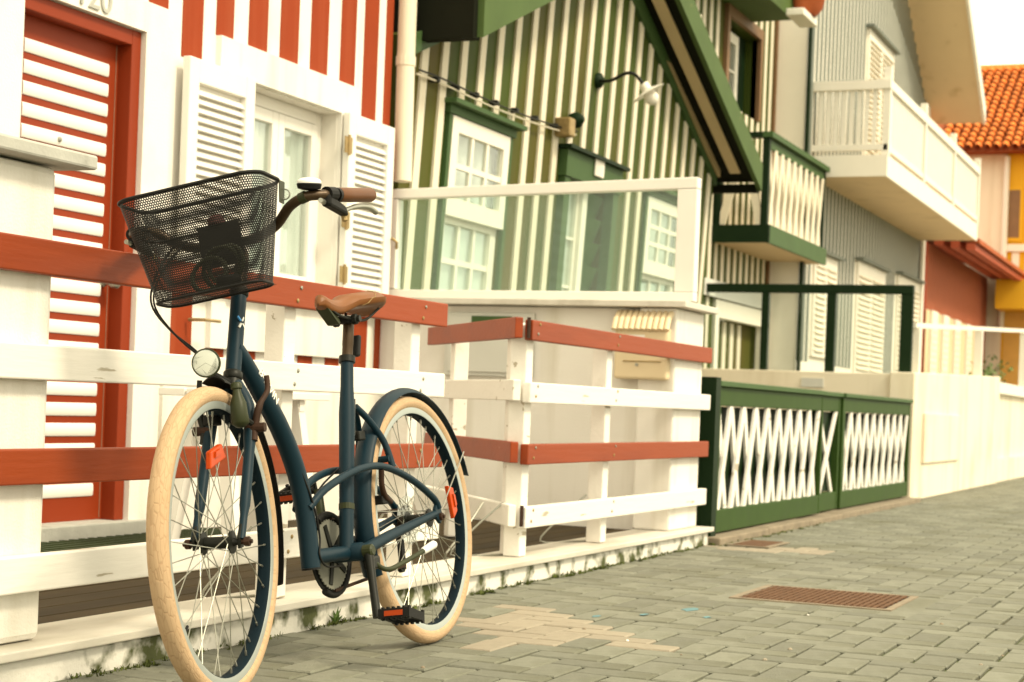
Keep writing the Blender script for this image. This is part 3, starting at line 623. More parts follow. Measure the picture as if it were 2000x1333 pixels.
# ------------------------------------------------------------------ taller green house with balcony
Y2, XA, XB = 4.45, 14.02, 17.0
h2 = thing('green_balcony_house', 'two storey green and white striped house with a lattice balcony', 'house', (15.5, Y2, 0))
uw = (at(1420, 30, Y=Y2).x, at(1480, 78, Y=Y2).x, at(1480, 240, Y=Y2).z, at(1450, 55, Y=Y2).z)
lw = (at(1392, 600, Y=Y2).x, at(1493, 600, Y=Y2).x, .1, at(1440, 596, Y=Y2).z)
holewall(MB(), XA, XB, 0, 5.2, Y2, Y2 + .4, [uw, lw]).build('wall', GREEN, h2)
k = 0; x = XA + .05
while x < XB - .12:
    segs = [(.3, 5.2)]
    for o in (uw, lw):
        if x + .1 > o[0] - .09 and x < o[1] + .09: segs = [s for z0, z1 in segs for s in ((z0, min(z1, o[2] - .0)), (max(z0, o[3] + .10), z1)) if s[1] - s[0] > .08]
    for z0, z1 in segs: bx(x, x + .085, Y2 - .008, Y2 + .01, z0, z1).build('white_board', CREAMB, h2)
    x += .21
bx(XB - .05, XB, Y2 - .03, Y2 + .0, 0, 5.2).build('corner_board', BROWN, h2); bx(XA - .06, XA, Y2 - .14, Y2 + .3, 0, 4.0).build('corner_post', CREAMB, h2)
f_ = MB(); f_.box(uw[0] - .08, uw[0], Y2 - .04, Y2 + .05, uw[2], uw[3]).box(uw[1], uw[1] + .08, Y2 - .04, Y2 + .05, uw[2], uw[3]).box(uw[0] - .08, uw[1] + .08, Y2 - .042, Y2 + .05, uw[3] + .001, uw[3] + .10)
wf_ = f_.build('window', BROWN, h2); bx(uw[0], uw[1], Y2 + .12, Y2 + .14, uw[2], uw[3]).build('reveal', GREEND, wf_)
sash((uw[0] + .02, uw[0] + (uw[1] - uw[0]) * .62, uw[2], uw[3] - .06), 1, 2, wf_, lambda p: Vector((p.x, p.y + Y2 + .05, p.z)), stile=.09)
f_ = MB(); f_.box(lw[0], lw[0] + .12, Y2 - .03, Y2 + .05, .1, lw[3]).box(lw[1] - .1, lw[1], Y2 - .03, Y2 + .05, .1, lw[3]).box(lw[0] + .12, lw[1] - .1, Y2 - .028, Y2 + .05, lw[3] - .16, lw[3])
df_ = f_.build('door_frame', WHITEF, h2); bx(lw[0] + .12, lw[1] - .1, Y2 + .10, Y2 + .12, .1, lw[3] - .16).build('door', GREEN, df_)
for i in range(6):
    xx = lw[0] + .14 + i * (lw[1] - lw[0] - .26) / 6; 
    if i < 5: bx(xx, xx + .11, Y2 + .085, Y2 + .102, .1, lw[3] - .17).build('door_board', CREAMB, df_)
bx(XA + .0, lw[1] + .1, Y2 - .05, Y2 - .0205, lw[3] + .01, lw[3] + .16).build('lintel', METER, h2)
e0 = at(1470, 5, Y=4.05); e1 = at(1543, 40, Y=4.05)
MB().hexa([(XA - .3, 4.02, e1.z + .0), (e1.x, 4.02, e1.z), (e1.x, 6, e1.z), (XA - .3, 6, e1.z), (XA - .3, 4.02, e1.z + .22), (e1.x, 4.02, e1.z + .22), (e1.x, 6, e1.z + .22), (XA - .3, 6, e1.z + .22)]).build('eave', GREENB, h2)
# balcony
YB = 3.92; bl = at(1512, 476, Y=YB); bt = at(1503, 252, Y=YB); brr = at(1614, 500, Y=YB)
bx0, bx1, bz0, bz1 = (bl.x + bt.x) / 2, brr.x, bl.z, bt.z
bx0_, = (bx0,)
bal = bx(bx0, bx1, YB + .03, Y2 - .001, bz0, bz0 + .13).build('balcony', SOFF, h2)
bx(bx0 - .02, bx1, YB, YB + .029, bz0 - .01, bz0 + .15).build('fascia', GREENT, bal); bx(bx0 - .045, bx0 - .002, YB + .0, Y2 - .001, bz0 - .008, bz0 + .148).build('fascia', GREEND, bal)
for x, y in ((bx0, YB + .035), (bx1 - .06, YB + .035), (bx0 + .0, Y2 - .065)): bx(x, x + .06, y, y + .06, bz0 + .131, bz1 - .05).build('post', GREEND, bal)
bx(bx0 - .03, bx1 + .02, YB + .0, YB + .09, bz1 - .049, bz1).build('handrail', GREENT, bal); bx(bx0 - .028, bx0 + .07, YB + .0905, Y2 - .002, bz1 - .048, bz1 - .001).build('handrail', GREEND, bal); bx(bx0 + .061, bx1 - .061, YB + .04, YB + .07, bz1 - .14, bz1 - .06).build('upper_rail', GREENT, bal)
def lattice(par, x0, x1, z0, z1, y, n, w=.055, mm=WPAINT):
    p = (x1 - x0) / n
    for i in range(n):
        a = x0 + p * i + w * .5; b = x0 + p * (i + 1) - w * .5
        for (sa, sb, dy) in ((a, b, 0), (b, a, .017)):
            MB().hexa([(sa - w / 2, y + dy, z0), (sa + w / 2, y + dy, z0), (sa + w / 2, y + dy + .015, z0), (sa - w / 2, y + dy + .015, z0), (sb - w / 2, y + dy, z1), (sb + w / 2, y + dy, z1), (sb + w / 2, y + dy + .015, z1), (sb - w / 2, y + dy + .015, z1)]).build('lattice_slat', mm, par)
lattice(bal, bx0 + .07, bx1 - .07, bz0 + .15, bz1 - .13, YB + .035, 9, .07, CREAMB)
for s_ in (0, 1): MB().bar((bx0 + .02, YB + .10 if s_ else Y2 - .07, bz0 + .14), (bx0 + .03 * s_ + .02, (YB + Y2) / 2, bz1 - .07), .03, .07, (0, 1, 0)).build('brace', CREAMB, bal)

# ------------------------------------------------------------------ green lattice fence
YL = 2.54
def panel(x0, x1, y, n, label, z0=.045, z1=.846, post=.075):
    t = thing('lattice_fence', label, 'fence', ((x0 + x1) / 2, y, 0), 'green lattice panels')
    bx(x0, x0 + post, y, y + .06, z0, z1 - .03).build('post', GREENF, t, bevel=.004); bx(x1 - post * .5, x1, y, y + .06, z0, z1 - .03).build('post', GREENF, t, bevel=.004)
    bx(x0 + post, x1 - post * .5, y + .003, y + .055, z0, z0 + .12).build('bottom_rail', GREENF, t, bevel=.004); bx(x0 + post, x1 - post * .5, y + .003, y + .055, z1 - .13, z1 - .031).build('top_rail', GREENF, t, bevel=.004)
    bx(x0 - .01, x1 + .01, y - .02, y + .08, z1 - .029, z1).build('cap_rail', GREENT, t, bevel=.004)
    lattice(t, x0 + post + .005, x1 - post * .5 - .005, z0 + .115, z1 - .125, y + .008, n, .064)
    bx(x0 + post, x1 - post * .5, y + .046, y + .058, z0 + .125, z1 - .135).build('backing_fill', GREEND, t)  # dark sheet added behind the slats to stand in for the yard's shade
    return t
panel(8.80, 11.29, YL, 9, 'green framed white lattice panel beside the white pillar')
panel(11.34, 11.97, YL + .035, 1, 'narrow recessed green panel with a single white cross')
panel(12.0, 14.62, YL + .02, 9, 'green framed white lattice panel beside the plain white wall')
bx(8.70, 8.785, YL - .02, YL + .16, .02, .862).build('post', GREEND, C.objects.get('lattice_fence'))
# ground of the green yard and beyond
struct(bx(8.5, 40, 2.62, 6, -.03, .03).build('green_yard_floor', GRATF))

# dividing wall 2 with green frame
dw = thing('dividing_wall', 'white wall carrying the dark green frame behind the lattice fence', 'wall', (14.8, 3.5, 0))
bx(14.70, 14.95, 2.66, 4.448, .031, 1.06).build('wall_body', CREAM, dw, bevel=.006)
sgn = at(1565, 738, X=14.69), at(1608, 757, X=14.69); bx(14.688, 14.6985, sgn[1].y, sgn[0].y, sgn[1].z, sgn[0].z).build('vent', METER, dw)
ds = thing('dark_green_frame', 'dark green metal frame of a glass screen above the lattice fence', 'screen', (14.8, 3.5, 1.06))
za, zb2 = 1.735, 1.81
bx(14.76, 14.84, 2.60, 4.448, za, zb2).build('top_bar', GREEND, ds, bevel=.004)
for y0, y1 in ((2.60, 2.70), (3.255, 3.33), (3.84, 3.90)): bx(14.765, 14.835, y0, y1, 1.062 if y0 > 2.65 else .84, za - .001).build('post', GREEND, ds, bevel=.004)
for y0, y1 in ((2.702, 3.253), (3.332, 3.838), (3.902, 4.44)): bx(14.797, 14.803, y0, y1, 1.065, za - .002).build('pane', WPANE, ds)

# ------------------------------------------------------------------ grey striped house
Y3, XC, XD = 4.13, 17.0, 23.85
h3 = thing('grey_striped_house', 'grey and white striped house with a long white balcony', 'house', (20, Y3, 0))
rz = lambda x: 5.27 + .66 * (23.4 - x)
m_ = MB(); m_.hexa([(XC, Y3, 0), (XD, Y3, 0), (XD, Y3 + 3, 0), (XC, Y3 + 3, 0), (XC, Y3, 7), (XD, Y3, rz(XD)), (XD, Y3 + 3, rz(XD)), (XC, Y3 + 3, 7)]); m_.build('wall', WHITEF, h3)
zpl = at(1700, 727, Y=Y3).z
wins = [(1583, 1627, 500, 700), (1668, 1722, 520, 735), (1748, 1790, 545, 735)]
ops = []
for u0, u1, v0, v1 in wins: ops.append((at(u0, 600, Y=Y3).x, at(u1, 600, Y=Y3).x, at((u0 + u1) / 2, v1, Y=Y3).z, at((u0 + u1) / 2, v0, Y=Y3).z))
ua = at(1688, 200, Y=Y3); ub = at(1738, 200, Y=Y3); ops.append((ua.x, ub.x, 3.2, at(1712, 75, Y=Y3).z))
x = XC + .04
while x < XD - .06:
    top = min(6.95, rz(x + .075)) - .02; segs = [(zpl, top)]
    for o in ops:
        if x + .108 > o[0] and x < o[1]: segs = [s for z0, z1 in segs for s in ((z0, min(z1, o[2] - .02)), (max(z0, o[3] + .03), z1)) if s[1] - s[0] > .06]
    for z0, z1 in segs: bx(x, x + .108, Y3 - .006, Y3 - .001, z0, z1).build('grey_board', GREYB, h3)
    x += .175
for i, o in enumerate(ops):
    f_ = MB().box(o[0], o[1], Y3 - .035, Y3 - .0005, o[2], o[3]).build('shutter', WHITEF, h3); xm = (o[0] + o[1]) / 2
    for x0, x1 in ((o[0] + .06, xm - .05), (xm + .05, o[1] - .06)):
        z = o[2] + .08
        while z < o[3] - .1: MB().hexa([(x0, Y3 - .038, z), (x1, Y3 - .038, z), (x1, Y3 - .034, z), (x0, Y3 - .034, z), (x0, Y3 - .060, z - .025), (x1, Y3 - .060, z - .025), (x1, Y3 - .052, z - .03), (x0, Y3 - .052, z - .03)]).build('louvre', CREAMB, f_); z += .062
    bx(o[0] - .06, o[1] + .06, Y3 - .10, Y3 - .0005, o[3] + .005, o[3] + .035).build('drip_board', GREYB, f_)
bx(XC - .03, XC + .03, Y3 - .05, Y3 - .021, 0, 6.9).build('corner_pipe', GREEND, h3); bx(XD - .09, XD + .06, Y3 - .06, Y3 - .0215, 0, rz(XD) - .05).build('corner_pier', WHITEF, h3)
# rake roof and soffit
m_ = MB(); xa, xe = 20.5, 24.2
m_.hexa([(xa, 3.42, rz(xa)), (xe, 3.42, rz(xe)), (xe, 7.5, rz(xe)), (xa, 7.5, rz(xa)), (xa, 3.42, rz(xa) + .16), (xe, 3.42, rz(xe) + .16), (xe, 7.5, rz(xe) + .16), (xa, 7.5, rz(xa) + .16)]); r3 = m_.build('roof', SOFF, h3)
MB().hexa([(xa, 3.38, rz(xa) - .02), (xe, 3.38, rz(xe) - .02), (xe, 3.418, rz(xe) - .02), (xa, 3.418, rz(xa) - .02), (xa, 3.38, rz(xa) + .2), (xe, 3.38, rz(xe) + .2), (xe, 3.418, rz(xe) + .2), (xa, 3.418, rz(xa) + .2)]).build('bargeboard', WHITEF, r3)
# balcony
X4 = at(1585, 300, Y=Y3).x; YW = at(1730, 305, X=X4).y; zB = at(1730, 345, Y=YW).z; zA = at(1730, 305, Y=YW).z; zT = at(1730, 150, Y=YW).z; X5 = at(1908, 400, Y=YW).x
b3 = bx(X4, X5, YW, Y3 - .001, zB, zA).build('balcony', SOFF, h3)
bx(X4 - .004, X5, YW - .02, YW - .001, zB - .005, zA + .01).build('fascia', WHITEF, b3); bx(X4 - .02, X4 - .0045, YW - .02, Y3 - .002, zB - .004, zA + .011).build('fascia', WHITEF, b3)
zR = zT - .0
bx(X4 - .03, X5 + .02, YW - .03, YW + .05, zR - .09, zR).build('handrail', WHITEF, b3); bx(X4 - .03, X4 + .05, YW + .0505, Y3 - .002, zR - .095, zR - .003).build('handrail', WHITEF, b3)
bx(X4, X5, YW - .01, YW + .03, zA + .06, zA + .12).build('bottom_rail', WHITEF, b3); bx(X4 - .01, X4 + .03, YW + .031, Y3 - .002, zA + .06, zA + .12).build('bottom_rail', WHITEF, b3)
nb = 60
for i in range(nb + 1):
    x = X4 + .0 + (X5 - X4 - .04) * i / nb; big = i % 20 == 0
    if big: bx(x, x + .08, YW - .025, YW + .045, zA + .012, zR + .13).build('post', WHITEF, b3)
    else: bx(x, x + .075, YW, YW + .02, zA + .121, zR - .091).build('baluster', WHITEF, b3)
ny = 9
for i in range(1, ny):
    y = YW + .05 + (Y3 - YW - .05) * i / ny; bx(X4 + .0, X4 + .02, y - .022, y + .022, zA + .121, zR - .096).build('baluster', WHITEF, b3)
# terracotta end of the neighbour's gutter
q = at(1578, 14, Y=3.9); tp = thing('terracotta_pot', 'terracotta roof ornament on a white bracket above the green house', 'ornament', tuple(q))
MB().lathe((q.x, q.y, q.z - .08), (0, 0, 1), [(0, .09), (.06, .14), (.2, .17), (.22, .19), (.27, .19)], 14).build('pot', TERRA, tp, smooth=True); bx(q.x - .35, q.x + .2, q.y - .05, q.y + .12, q.z - .15, q.z - .085).build('bracket', WHITEF, tp, bevel=.01)

# ------------------------------------------------------------------ plain white front wall with railing
fw = thing('front_wall', 'plain white street wall to the right of the green lattice', 'wall', (17, 2.6, 0))
MB().hexa([(14.66, 2.545, 0), (20.15, 2.545, 0), (20.15, 2.75, 0), (14.66, 2.75, 0), (14.66, 2.545, 1.075), (20.15, 2.545, 1.20), (20.15, 2.75, 1.20), (14.66, 2.75, 1.075)]).build('wall_body', CREAM, fw, bevel=.008)
a, b = at(1800, 905, Y=2.54), at(1874, 812, Y=2.54); bx(a.x, b.x, 2.522, 2.5445, a.z, b.z).build('meter_door', CREAM, fw, bevel=.004)
wr = thing('white_railing', 'thin white railing along the top of the plain white wall', 'railing', (18, 2.65, 1.1))
ra, rb_ = at(1797, 637, Y=2.62), at(2000, 640, Y=2.62); ra.x = 15.0; 
MB().bar((15.1, 2.64, 1.49), (24.5, 2.64, 1.94), .04, .045).build('top_bar', WHITEF, wr)
for x in (15.15, 19.0, 23.0): bx(x, x + .07, 2.60, 2.68, 1.08 + (x - 14.7) * .0227 if x < 20 else 1.1, 1.48 + (x - 15.1) * .0478).build('post', WHITEF, wr)
fw2 = thing('front_wall', 'white street wall with a ledge farthest along the street', 'wall', (24, 2.7, 0))
bx(20.2, 40, 2.60, 2.8, 0, .26).build('plinth', CREAM, fw2); bx(20.2, 40, 2.66, 2.8, .262, 1.02).build('wall_body', CREAM, fw2); bx(20.2, 40, 2.60, 2.85, 1.022, 1.15).build('coping', WHITEF, fw2)
sh = thing('potted_shrub', 'small reddish shrub behind the farthest white wall', 'plant', (22.6, 3.0, 1.0))
m_ = MB()
for i in range(240):
    c = Vector((22.6 + random.gauss(0, .28), 2.98 + random.gauss(0, .1), 1.27 + random.gauss(0, .09))); a = random.uniform(0, 6.3); s_ = random.uniform(.03, .06); d = Vector((math.cos(a), math.sin(a) * .6, random.uniform(-.3, 1))).normalized() * s_; e = d.cross(ZZ).normalized() * s_ * .4
    m_.add([c - d, c + e, c + d, c - e], [(0, 1, 2, 3)])
m_.build('foliage', LEAF, sh); MB().tube([(22.6, 2.98, .9), (22.6, 2.98, 1.25)], .02, 6).build('stem', BROWN, sh); bx(22.2, 23.0, 2.88, 3.08, .9, 1.12).build('planter', TERRA, sh)

# ------------------------------------------------------------------ small red house, tiled house
Y6 = 4.05
h4 = thing('small_red_house', 'low house with a dark red boarded front and red eaves', 'house', (27, Y6, 0))
xa, xb = 23.92, 29.9
bx(xa, xb, Y6, Y6 + 2, 0, 3.1).build('wall', REDF, h4)
x = xa + .1
while x < xb - .1: bx(x, x + .07, Y6 - .015, Y6 - .001, 2.2, 3.08).build('board', mat('faded_red_board', (.50, .17, .09), .7), h4); x += .16
zl = at(1870, 690, Y=Y6).z
bx(xa + .01, xb - .6, Y6 - .02, Y6 - .0155, .1, 2.19).build('front_panel', SOFF, h4)
for i, x in enumerate((24.2, 25.2, 26.3, 27.5, 28.5)):
    f_ = bx(x, x + .5, Y6 - .06, Y6 - .021, .2, 2.19).build('shutter', WHITEF, h4)
    for k in range(20): z = .35 + k * .085; bx(x + .08, x + .42, Y6 - .066, Y6 - .0605, z, z + .05).build('louvre', CREAMB, f_)
for k, (yy, zz) in enumerate(((3.9, 3.06), (3.68, 3.02), (3.47, 2.99))): bx(xa + .0, xb - .1 - .0, yy - .06, yy + .06, zz, zz + .09).build('eave_board', REDF, h4)
MB().hexa([(xa, 3.36, 3.08), (xb - .05, 3.36, 3.08), (xb - .05, 6, 3.7), (xa, 6, 3.7), (xa, 3.36, 3.14), (xb - .05, 3.36, 3.14), (xb - .05, 6, 3.8), (xa, 6, 3.8)]).build('roof', TERRA, h4)

X7 = 30.0
h5 = thing('tiled_yellow_house', 'yellow and white house with an orange clay tile roof at the end of the street', 'house', (31, 4, 0))
yS = at(1957, 600, X=X7).y; zE = at(1900, 296, X=29.6).z
bx(X7, X7 + 6, yS, 8, 0, zE).build('wall', CREAM, h5); bx(X7 + .002, X7 + 6, 1.5, yS - .001, 0, zE - .001).build('wall', YEL, h5)
MB().tube([(X7 - .06, yS, 2.2), (X7 - .06, yS, zE - .05)], .05, 10).build('downpipe', WHITEF, h5, smooth=True)
w_a, w_b = at(1966, 365, X=X7 - .01), at(1996, 472, X=X7 - .01)
yw = bx(X7 - .03, X7 - .001, w_b.y, w_a.y, w_b.z, w_a.z).build('window', YEL, h5); bx(X7 - .034, X7 - .0305, w_b.y + .05, w_a.y - .05, w_b.z + .06, w_a.z - .06).build('pane', BROWN, yw)
p = at(1975, 478, X=X7); bx(X7 - .06, X7 - .0005, 1.5, yS - .05, p.z - .12, p.z).build('band', WHITEF, h5)
for k in range(4): bx(X7 - .02, X7 - .0004, yS - .25 - k * .22, yS - .13 - k * .22, p.z - .9, p.z - .13).build('white_stripe', WHITEF, h5)
cz = at(1970, 600, X=X7 - .5).z; bx(X7 - .9, X7 - .03, 1.5, yS - .0, cz - .05, cz + .42).build('canopy', YEL, h5)
bx(X7 - .01, X7 - .0007, 1.5, yS - .04, .2, cz - .06).build('lower_boards', YSTR, h5)
m_ = MB(); zrid = at(1900, 143, X=33.2).z; yl = at(1815, 200, X=29.6).y + .6
m_.hexa([(29.6, 1.2, zE), (33.2, 1.2, zrid), (36.8, 1.2, zE), (33.2, 1.2, zE - .02), (29.6, yl + 3, zE), (33.2, yl + 3, zrid), (36.8, yl + 3, zE), (33.2, yl + 3, zE - .02)]); r5 = m_.build('roof', mat('dark_clay', (.26, .06, .014), .9), h5)
sl = Vector((3.6, 0, zrid - zE)); sln = sl.length; nrow = 18; pit = .15
tm = MB(); seg = 6; rl = sln / nrow * 1.18
for e, rr in ((0, .067), (1, .054)):
    for j in range(seg + 1): a = math.pi * j / seg; tm.v.append(Vector((rl * e, math.cos(a) * rr, math.sin(a) * rr * 1.15 + (.03 if e == 0 else .0))))
tm.f = [(j, j + 1, seg + 2 + j, seg + 1 + j) for j in range(seg)]
tsrc = tm.build('roof_tile', TILE, None, smooth=True); tsrc.parent = r5; ang = math.atan2(sl.z, sl.x)
ys = []; y = 2.75
while y < 5.0: ys.append(y); y += pit
cnt = 0; dirv = sl.normalized(); nv = Vector((-dirv.z, 0, dirv.x))
for y in ys:
    for r_ in range(nrow):
        base = Vector((29.55, y + random.uniform(-.008, .008), zE + .01)) + dirv * (sln * r_ / nrow) + nv * .005
        o = tsrc if cnt == 0 else bpy.data.objects.new('roof_tile', tsrc.data)
        if cnt: C.objects.link(o); o.parent = r5
        o.location = base - OFF[h5.as_pointer()]; o.rotation_euler = (random.uniform(-.03, .03), -ang, random.uniform(-.02, .02)); cnt += 1
MB().tube([(33.2, 1.2, zrid + .02), (33.2, yl + 3, zrid + .02)], .12, 10).build('ridge', TILE, r5, smooth=True)

# ------------------------------------------------------------------ bicycle
bike = thing('bicycle', 'dark blue step-through city bicycle with a wire basket leaning on the fence', 'bicycle', (0, 0, 0))
O = Vector((4.4406, 2.086, 0)); hd = Vector((3.3128 - 4.4406, 2.0447 - 2.086, 0)).normalized(); n0 = Vector((hd.y, -hd.x, 0)); PHI = .16
up = ZZ * math.cos(PHI) + n0 * math.sin(PHI); nn = n0 * math.cos(PHI) - ZZ * math.sin(PHI); lv = -nn
BM = Matrix.Identity(4)
for i in range(3): BM[i][0], BM[i][1], BM[i][2] = hd[i], lv[i], up[i]
BM.translation = O + Vector((0, 0, .001)); bike.matrix_world = BM; OFF[bike.as_pointer()] = Vector()
A0 = Vector((.894, 0, .932)); A1 = Vector((.964, 0, .731)); AXS = (A0 - A1).normalized(); DELTA = .165
SR = Matrix.Rotation(DELTA, 3, AXS)
st = lambda p: SR @ (Vector(p) - A0) + A0
def wheel(cx, xf, name, rot0, refl):
    c = Vector((cx, 0, .35)); N = 96
    ring = lambda R, L: [c + Vector((R * math.cos(2 * math.pi * i / N), L, R * math.sin(2 * math.pi * i / N))) for i in range(N)]
    def revolve(prof, closed=True):
        m_ = MB(xf); k = len(prof)
        for R, L in prof: m_.v += ring(R, L)
        for a in range(k if closed else k - 1):
            b = (a + 1) % k
            for i in range(N): j = (i + 1) % N; m_.f.append((a * N + i, a * N + j, b * N + j, b * N + i))
        return m_
    rim = revolve([(.318, -.0150), (.318, -.0175), (.304, -.0172), (.2995, -.0165), (.2990, -.0155), (.2990, .0155), (.2995, .0165), (.304, .0172), (.318, .0175), (.318, .0150)]).build(name, RIMM, bike, smooth=True)
    revolve([(.2989, -.0158), (.2975, -.0150), (.2955, -.006), (.2955, .006), (.2975, .0150), (.2989, .0158)], False).build('rim_well', RIMD, rim, smooth=True)
    prof = []
    for j in range(16): a = 2 * math.pi * j / 16; prof.append((.3295 + .0205 * math.cos(a), (.0235 * math.sin(a))))
    revolve(prof).build('tyre', TYRE_W, rim, smooth=True)
    hub = MB(xf); hub.lathe(c - Vector((0, .05, 0)), (0, 1, 0), [(0, .006), (.012, .010), (.014, .026), (.018, .026), (.020, .014), (.08, .014), (.082, .026), (.086, .026), (.088, .010), (.1, .006)], 16); hub.build('hub', BLKM, rim, smooth=True)
    for s_ in (-1, 1): MB(xf).lathe(c + Vector((0, s_ * .05, 0)), (0, s_, 0), [(0, .006), (.014, .006), (.0145, .011), (.026, .011), (.027, .005), (.032, .005)], 8).build('axle_nut', RUST, rim)
    sp = MB(xf); ni = MB(xf); ns = 36
    for i in range(ns):
        a = 2 * math.pi * (i + .5) / ns + rot0; side = 1 if i % 2 else -1; ha = a + (1.15 if (i // 2) % 2 else -1.15)
        p = c + Vector((.022 * math.cos(ha), side * .034, .022 * math.sin(ha))); q = c + Vector((.296 * math.cos(a), side * .003, .296 * math.sin(a))); sp.tube([p, q], .00125, 5)
        ni.tube([q + (p - q).normalized() * .013, q], .0024, 6)
    sp.build('spokes', STEEL, rim, kind='stuff'); ni.build('nipples', STEEL, rim, kind='stuff')
    a = refl; p = c + Vector((.20 * math.cos(a), .024, .20 * math.sin(a))); d = Vector((math.cos(a), 0, math.sin(a))); w_ = Vector((-math.sin(a), 0, math.cos(a))); y_ = Vector((0, 1, 0))
    k = MB(xf); pts = [p - d * .018 - w_ * .05, p + d * .018 - w_ * .035, p + d * .018 + w_ * .035, p - d * .018 + w_ * .05]; k.hexa([*[q - y_ * .006 for q in pts], *[q + y_ * .007 for q in pts]]); k.build('reflector', ORANGE, rim, bevel=.003)
    pts = [p + d * .0 - w_ * .02, p + d * .012 - w_ * .015, p + d * .012 + w_ * .015, p + d * .0 + w_ * .02]; MB(xf).hexa([*[q + y_ * .0075 for q in pts], *[q + y_ * .011 for q in pts]]).build('reflector_rib', ORANGE, rim)
    va = rot0 - 1.2; q = c + Vector((.293 * math.cos(va), 0, .293 * math.sin(va))); MB(xf).tube([q, q - Vector((math.cos(va), 0, math.sin(va))) * .035], [.0045, .004], 8).build('valve', BLACK, rim)
    return rim
# tyre tread relief
TYRE_W = TYRE.copy(); TYRE_W.name = 'cream_tyre'
n = TYRE_W.node_tree.nodes; L = TYRE_W.node_tree.links; vo = n.new('ShaderNodeTexVoronoi'); vo.feature = 'DISTANCE_TO_EDGE'; vo.inputs['Scale'].default_value = 1; vo.inputs['Randomness'].default_value = .75
tc = n.new('ShaderNodeTexCoord'); sep = n.new('ShaderNodeSeparateXYZ'); L.new(tc.outputs['UV'], sep.inputs[0]); L.new(tc.outputs['UV'], vo.inputs['Vector'])
mr = n.new('ShaderNodeMapRange'); mr.inputs[1].default_value = .0; mr.inputs[2].default_value = .085; L.new(vo.outputs['Distance'], mr.inputs[0])
bp = n.new('ShaderNodeBump'); bp.inputs['Strength'].default_value = .35; bp.inputs['Distance'].default_value = .002; L.new(mr.outputs[0], bp.inputs['Height']); L.new(bp.outputs[0], n['Principled BSDF'].inputs['Normal'])
mxn = n.new('ShaderNodeMix'); mxn.data_type = 'RGBA'; old = n['Principled BSDF'].inputs['Base Color'].links[0].from_socket
L.new(mr.outputs[0], mxn.inputs[0]); mxn.inputs[6].default_value = (.41, .275, .160, 1); L.new(old, mxn.inputs[7]); L.new(mxn.outputs[2], n['Principled BSDF'].inputs['Base Color'])
rw = wheel(0, None, 'rear_wheel', .2, math.radians(168)); fwh = wheel(1.113, st, 'front_wheel', .5, math.radians(75))
for w_ in (rw, fwh):
    for t_ in w_.children:
        if t_.name.startswith('tyre'):
            me = t_.data; uv = me.uv_layers.new(name='UVMap'); N = 96
            for poly in me.polygons:
                idx = [(v % N, v // N) for v in poly.vertices]
                for li, (i, k) in zip(poly.loop_indices, idx):
                    if i == 0 and any(q[0] == N - 1 for q in idx): i = N
                    if k == 0 and any(q[1] == 15 for q in idx): k = 16
                    kk = k if k <= 8 else k - 16      # tread centred on the outside of the tyre
                    if k == 8 and any(q[1] > 8 for q in idx): kk = -8
                    uv.data[li].uv = (i / N * 66, kk * 1.15 if abs(kk) <= 4 else 40)
def part(name, m_, mm, par=None, **k): return m_.build(name, mm, par or bike, **k)
tb_ = lambda P, r, n=12, xf=None, s=5: MB(xf).tube(smoothpath(P, s), r, n)
part('head_tube', MB().tube([A1 + AXS * -.0, A0], .0185, 18), BLUE, smooth=True)
for p_, nm in ((A0, 'headset_cup'), (A1, 'headset_cup')): part(nm, MB().lathe(p_ - AXS * .008, AXS, [(-.004, .019), (0, .0225), (.014, .0225), (.018, .019)], 18), BLKM, smooth=True)
DT = smoothpath([(.945, 0, .80), (.917, 0, .775), (.857, 0, .712), (.765, 0, .610), (.702, 0, .50), (.678, 0, .389), (.678, 0, .262)], 7)
part('down_tube', MB().tube(DT, [.0195 + .0045 * min(1, i / 20) for i in range(len(DT))], 20), BLUE, smooth=True)
part('tube_plug', MB().tube([(.678, 0, .262), (.678, 0, .257)], .0235, 20), BLACK)
part('lower_tube', MB().tube([(.675, 0, .288), (.46, 0, .285)], .0185, 16), BLUE, smooth=True)
SB, ST_ = Vector((.475, 0, .285)), Vector((.351, 0, .788))
part('seat_tube', MB().tube([SB, SB.lerp(ST_, .3), SB.lerp(ST_, .72), SB.lerp(ST_, .86), ST_], [.0185, .0195, .0215, .0175, .0170], 18), BLUE, smooth=True)
sd_ = (ST_ - SB).normalized(); SP = Vector((.312, 0, .905)); 
part('seat_clamp', MB().lathe(ST_ - sd_ * .006, sd_, [(0, .019), (.001, .022), (.018, .022), (.019, .018)], 16), BLKM, smooth=True)
part('seat_post', MB().tube([ST_, ST_.lerp(SP, .35), ST_.lerp(SP, .36), SP], [.0145, .0145, .0152, .0148], 16), BARM, smooth=True)
part('bottom_bracket', MB().lathe(SB + Vector((-.012, -.045, 0)), (0, 1, 0), [(0, .020), (.008, .024), (.085, .024), (.095, .016), (.11, .010)], 18), BLUE, smooth=True)
part('tube_band', MB().tube([SB.lerp(ST_, .22), SB.lerp(ST_, .25)], .0207, 16), OLIV)
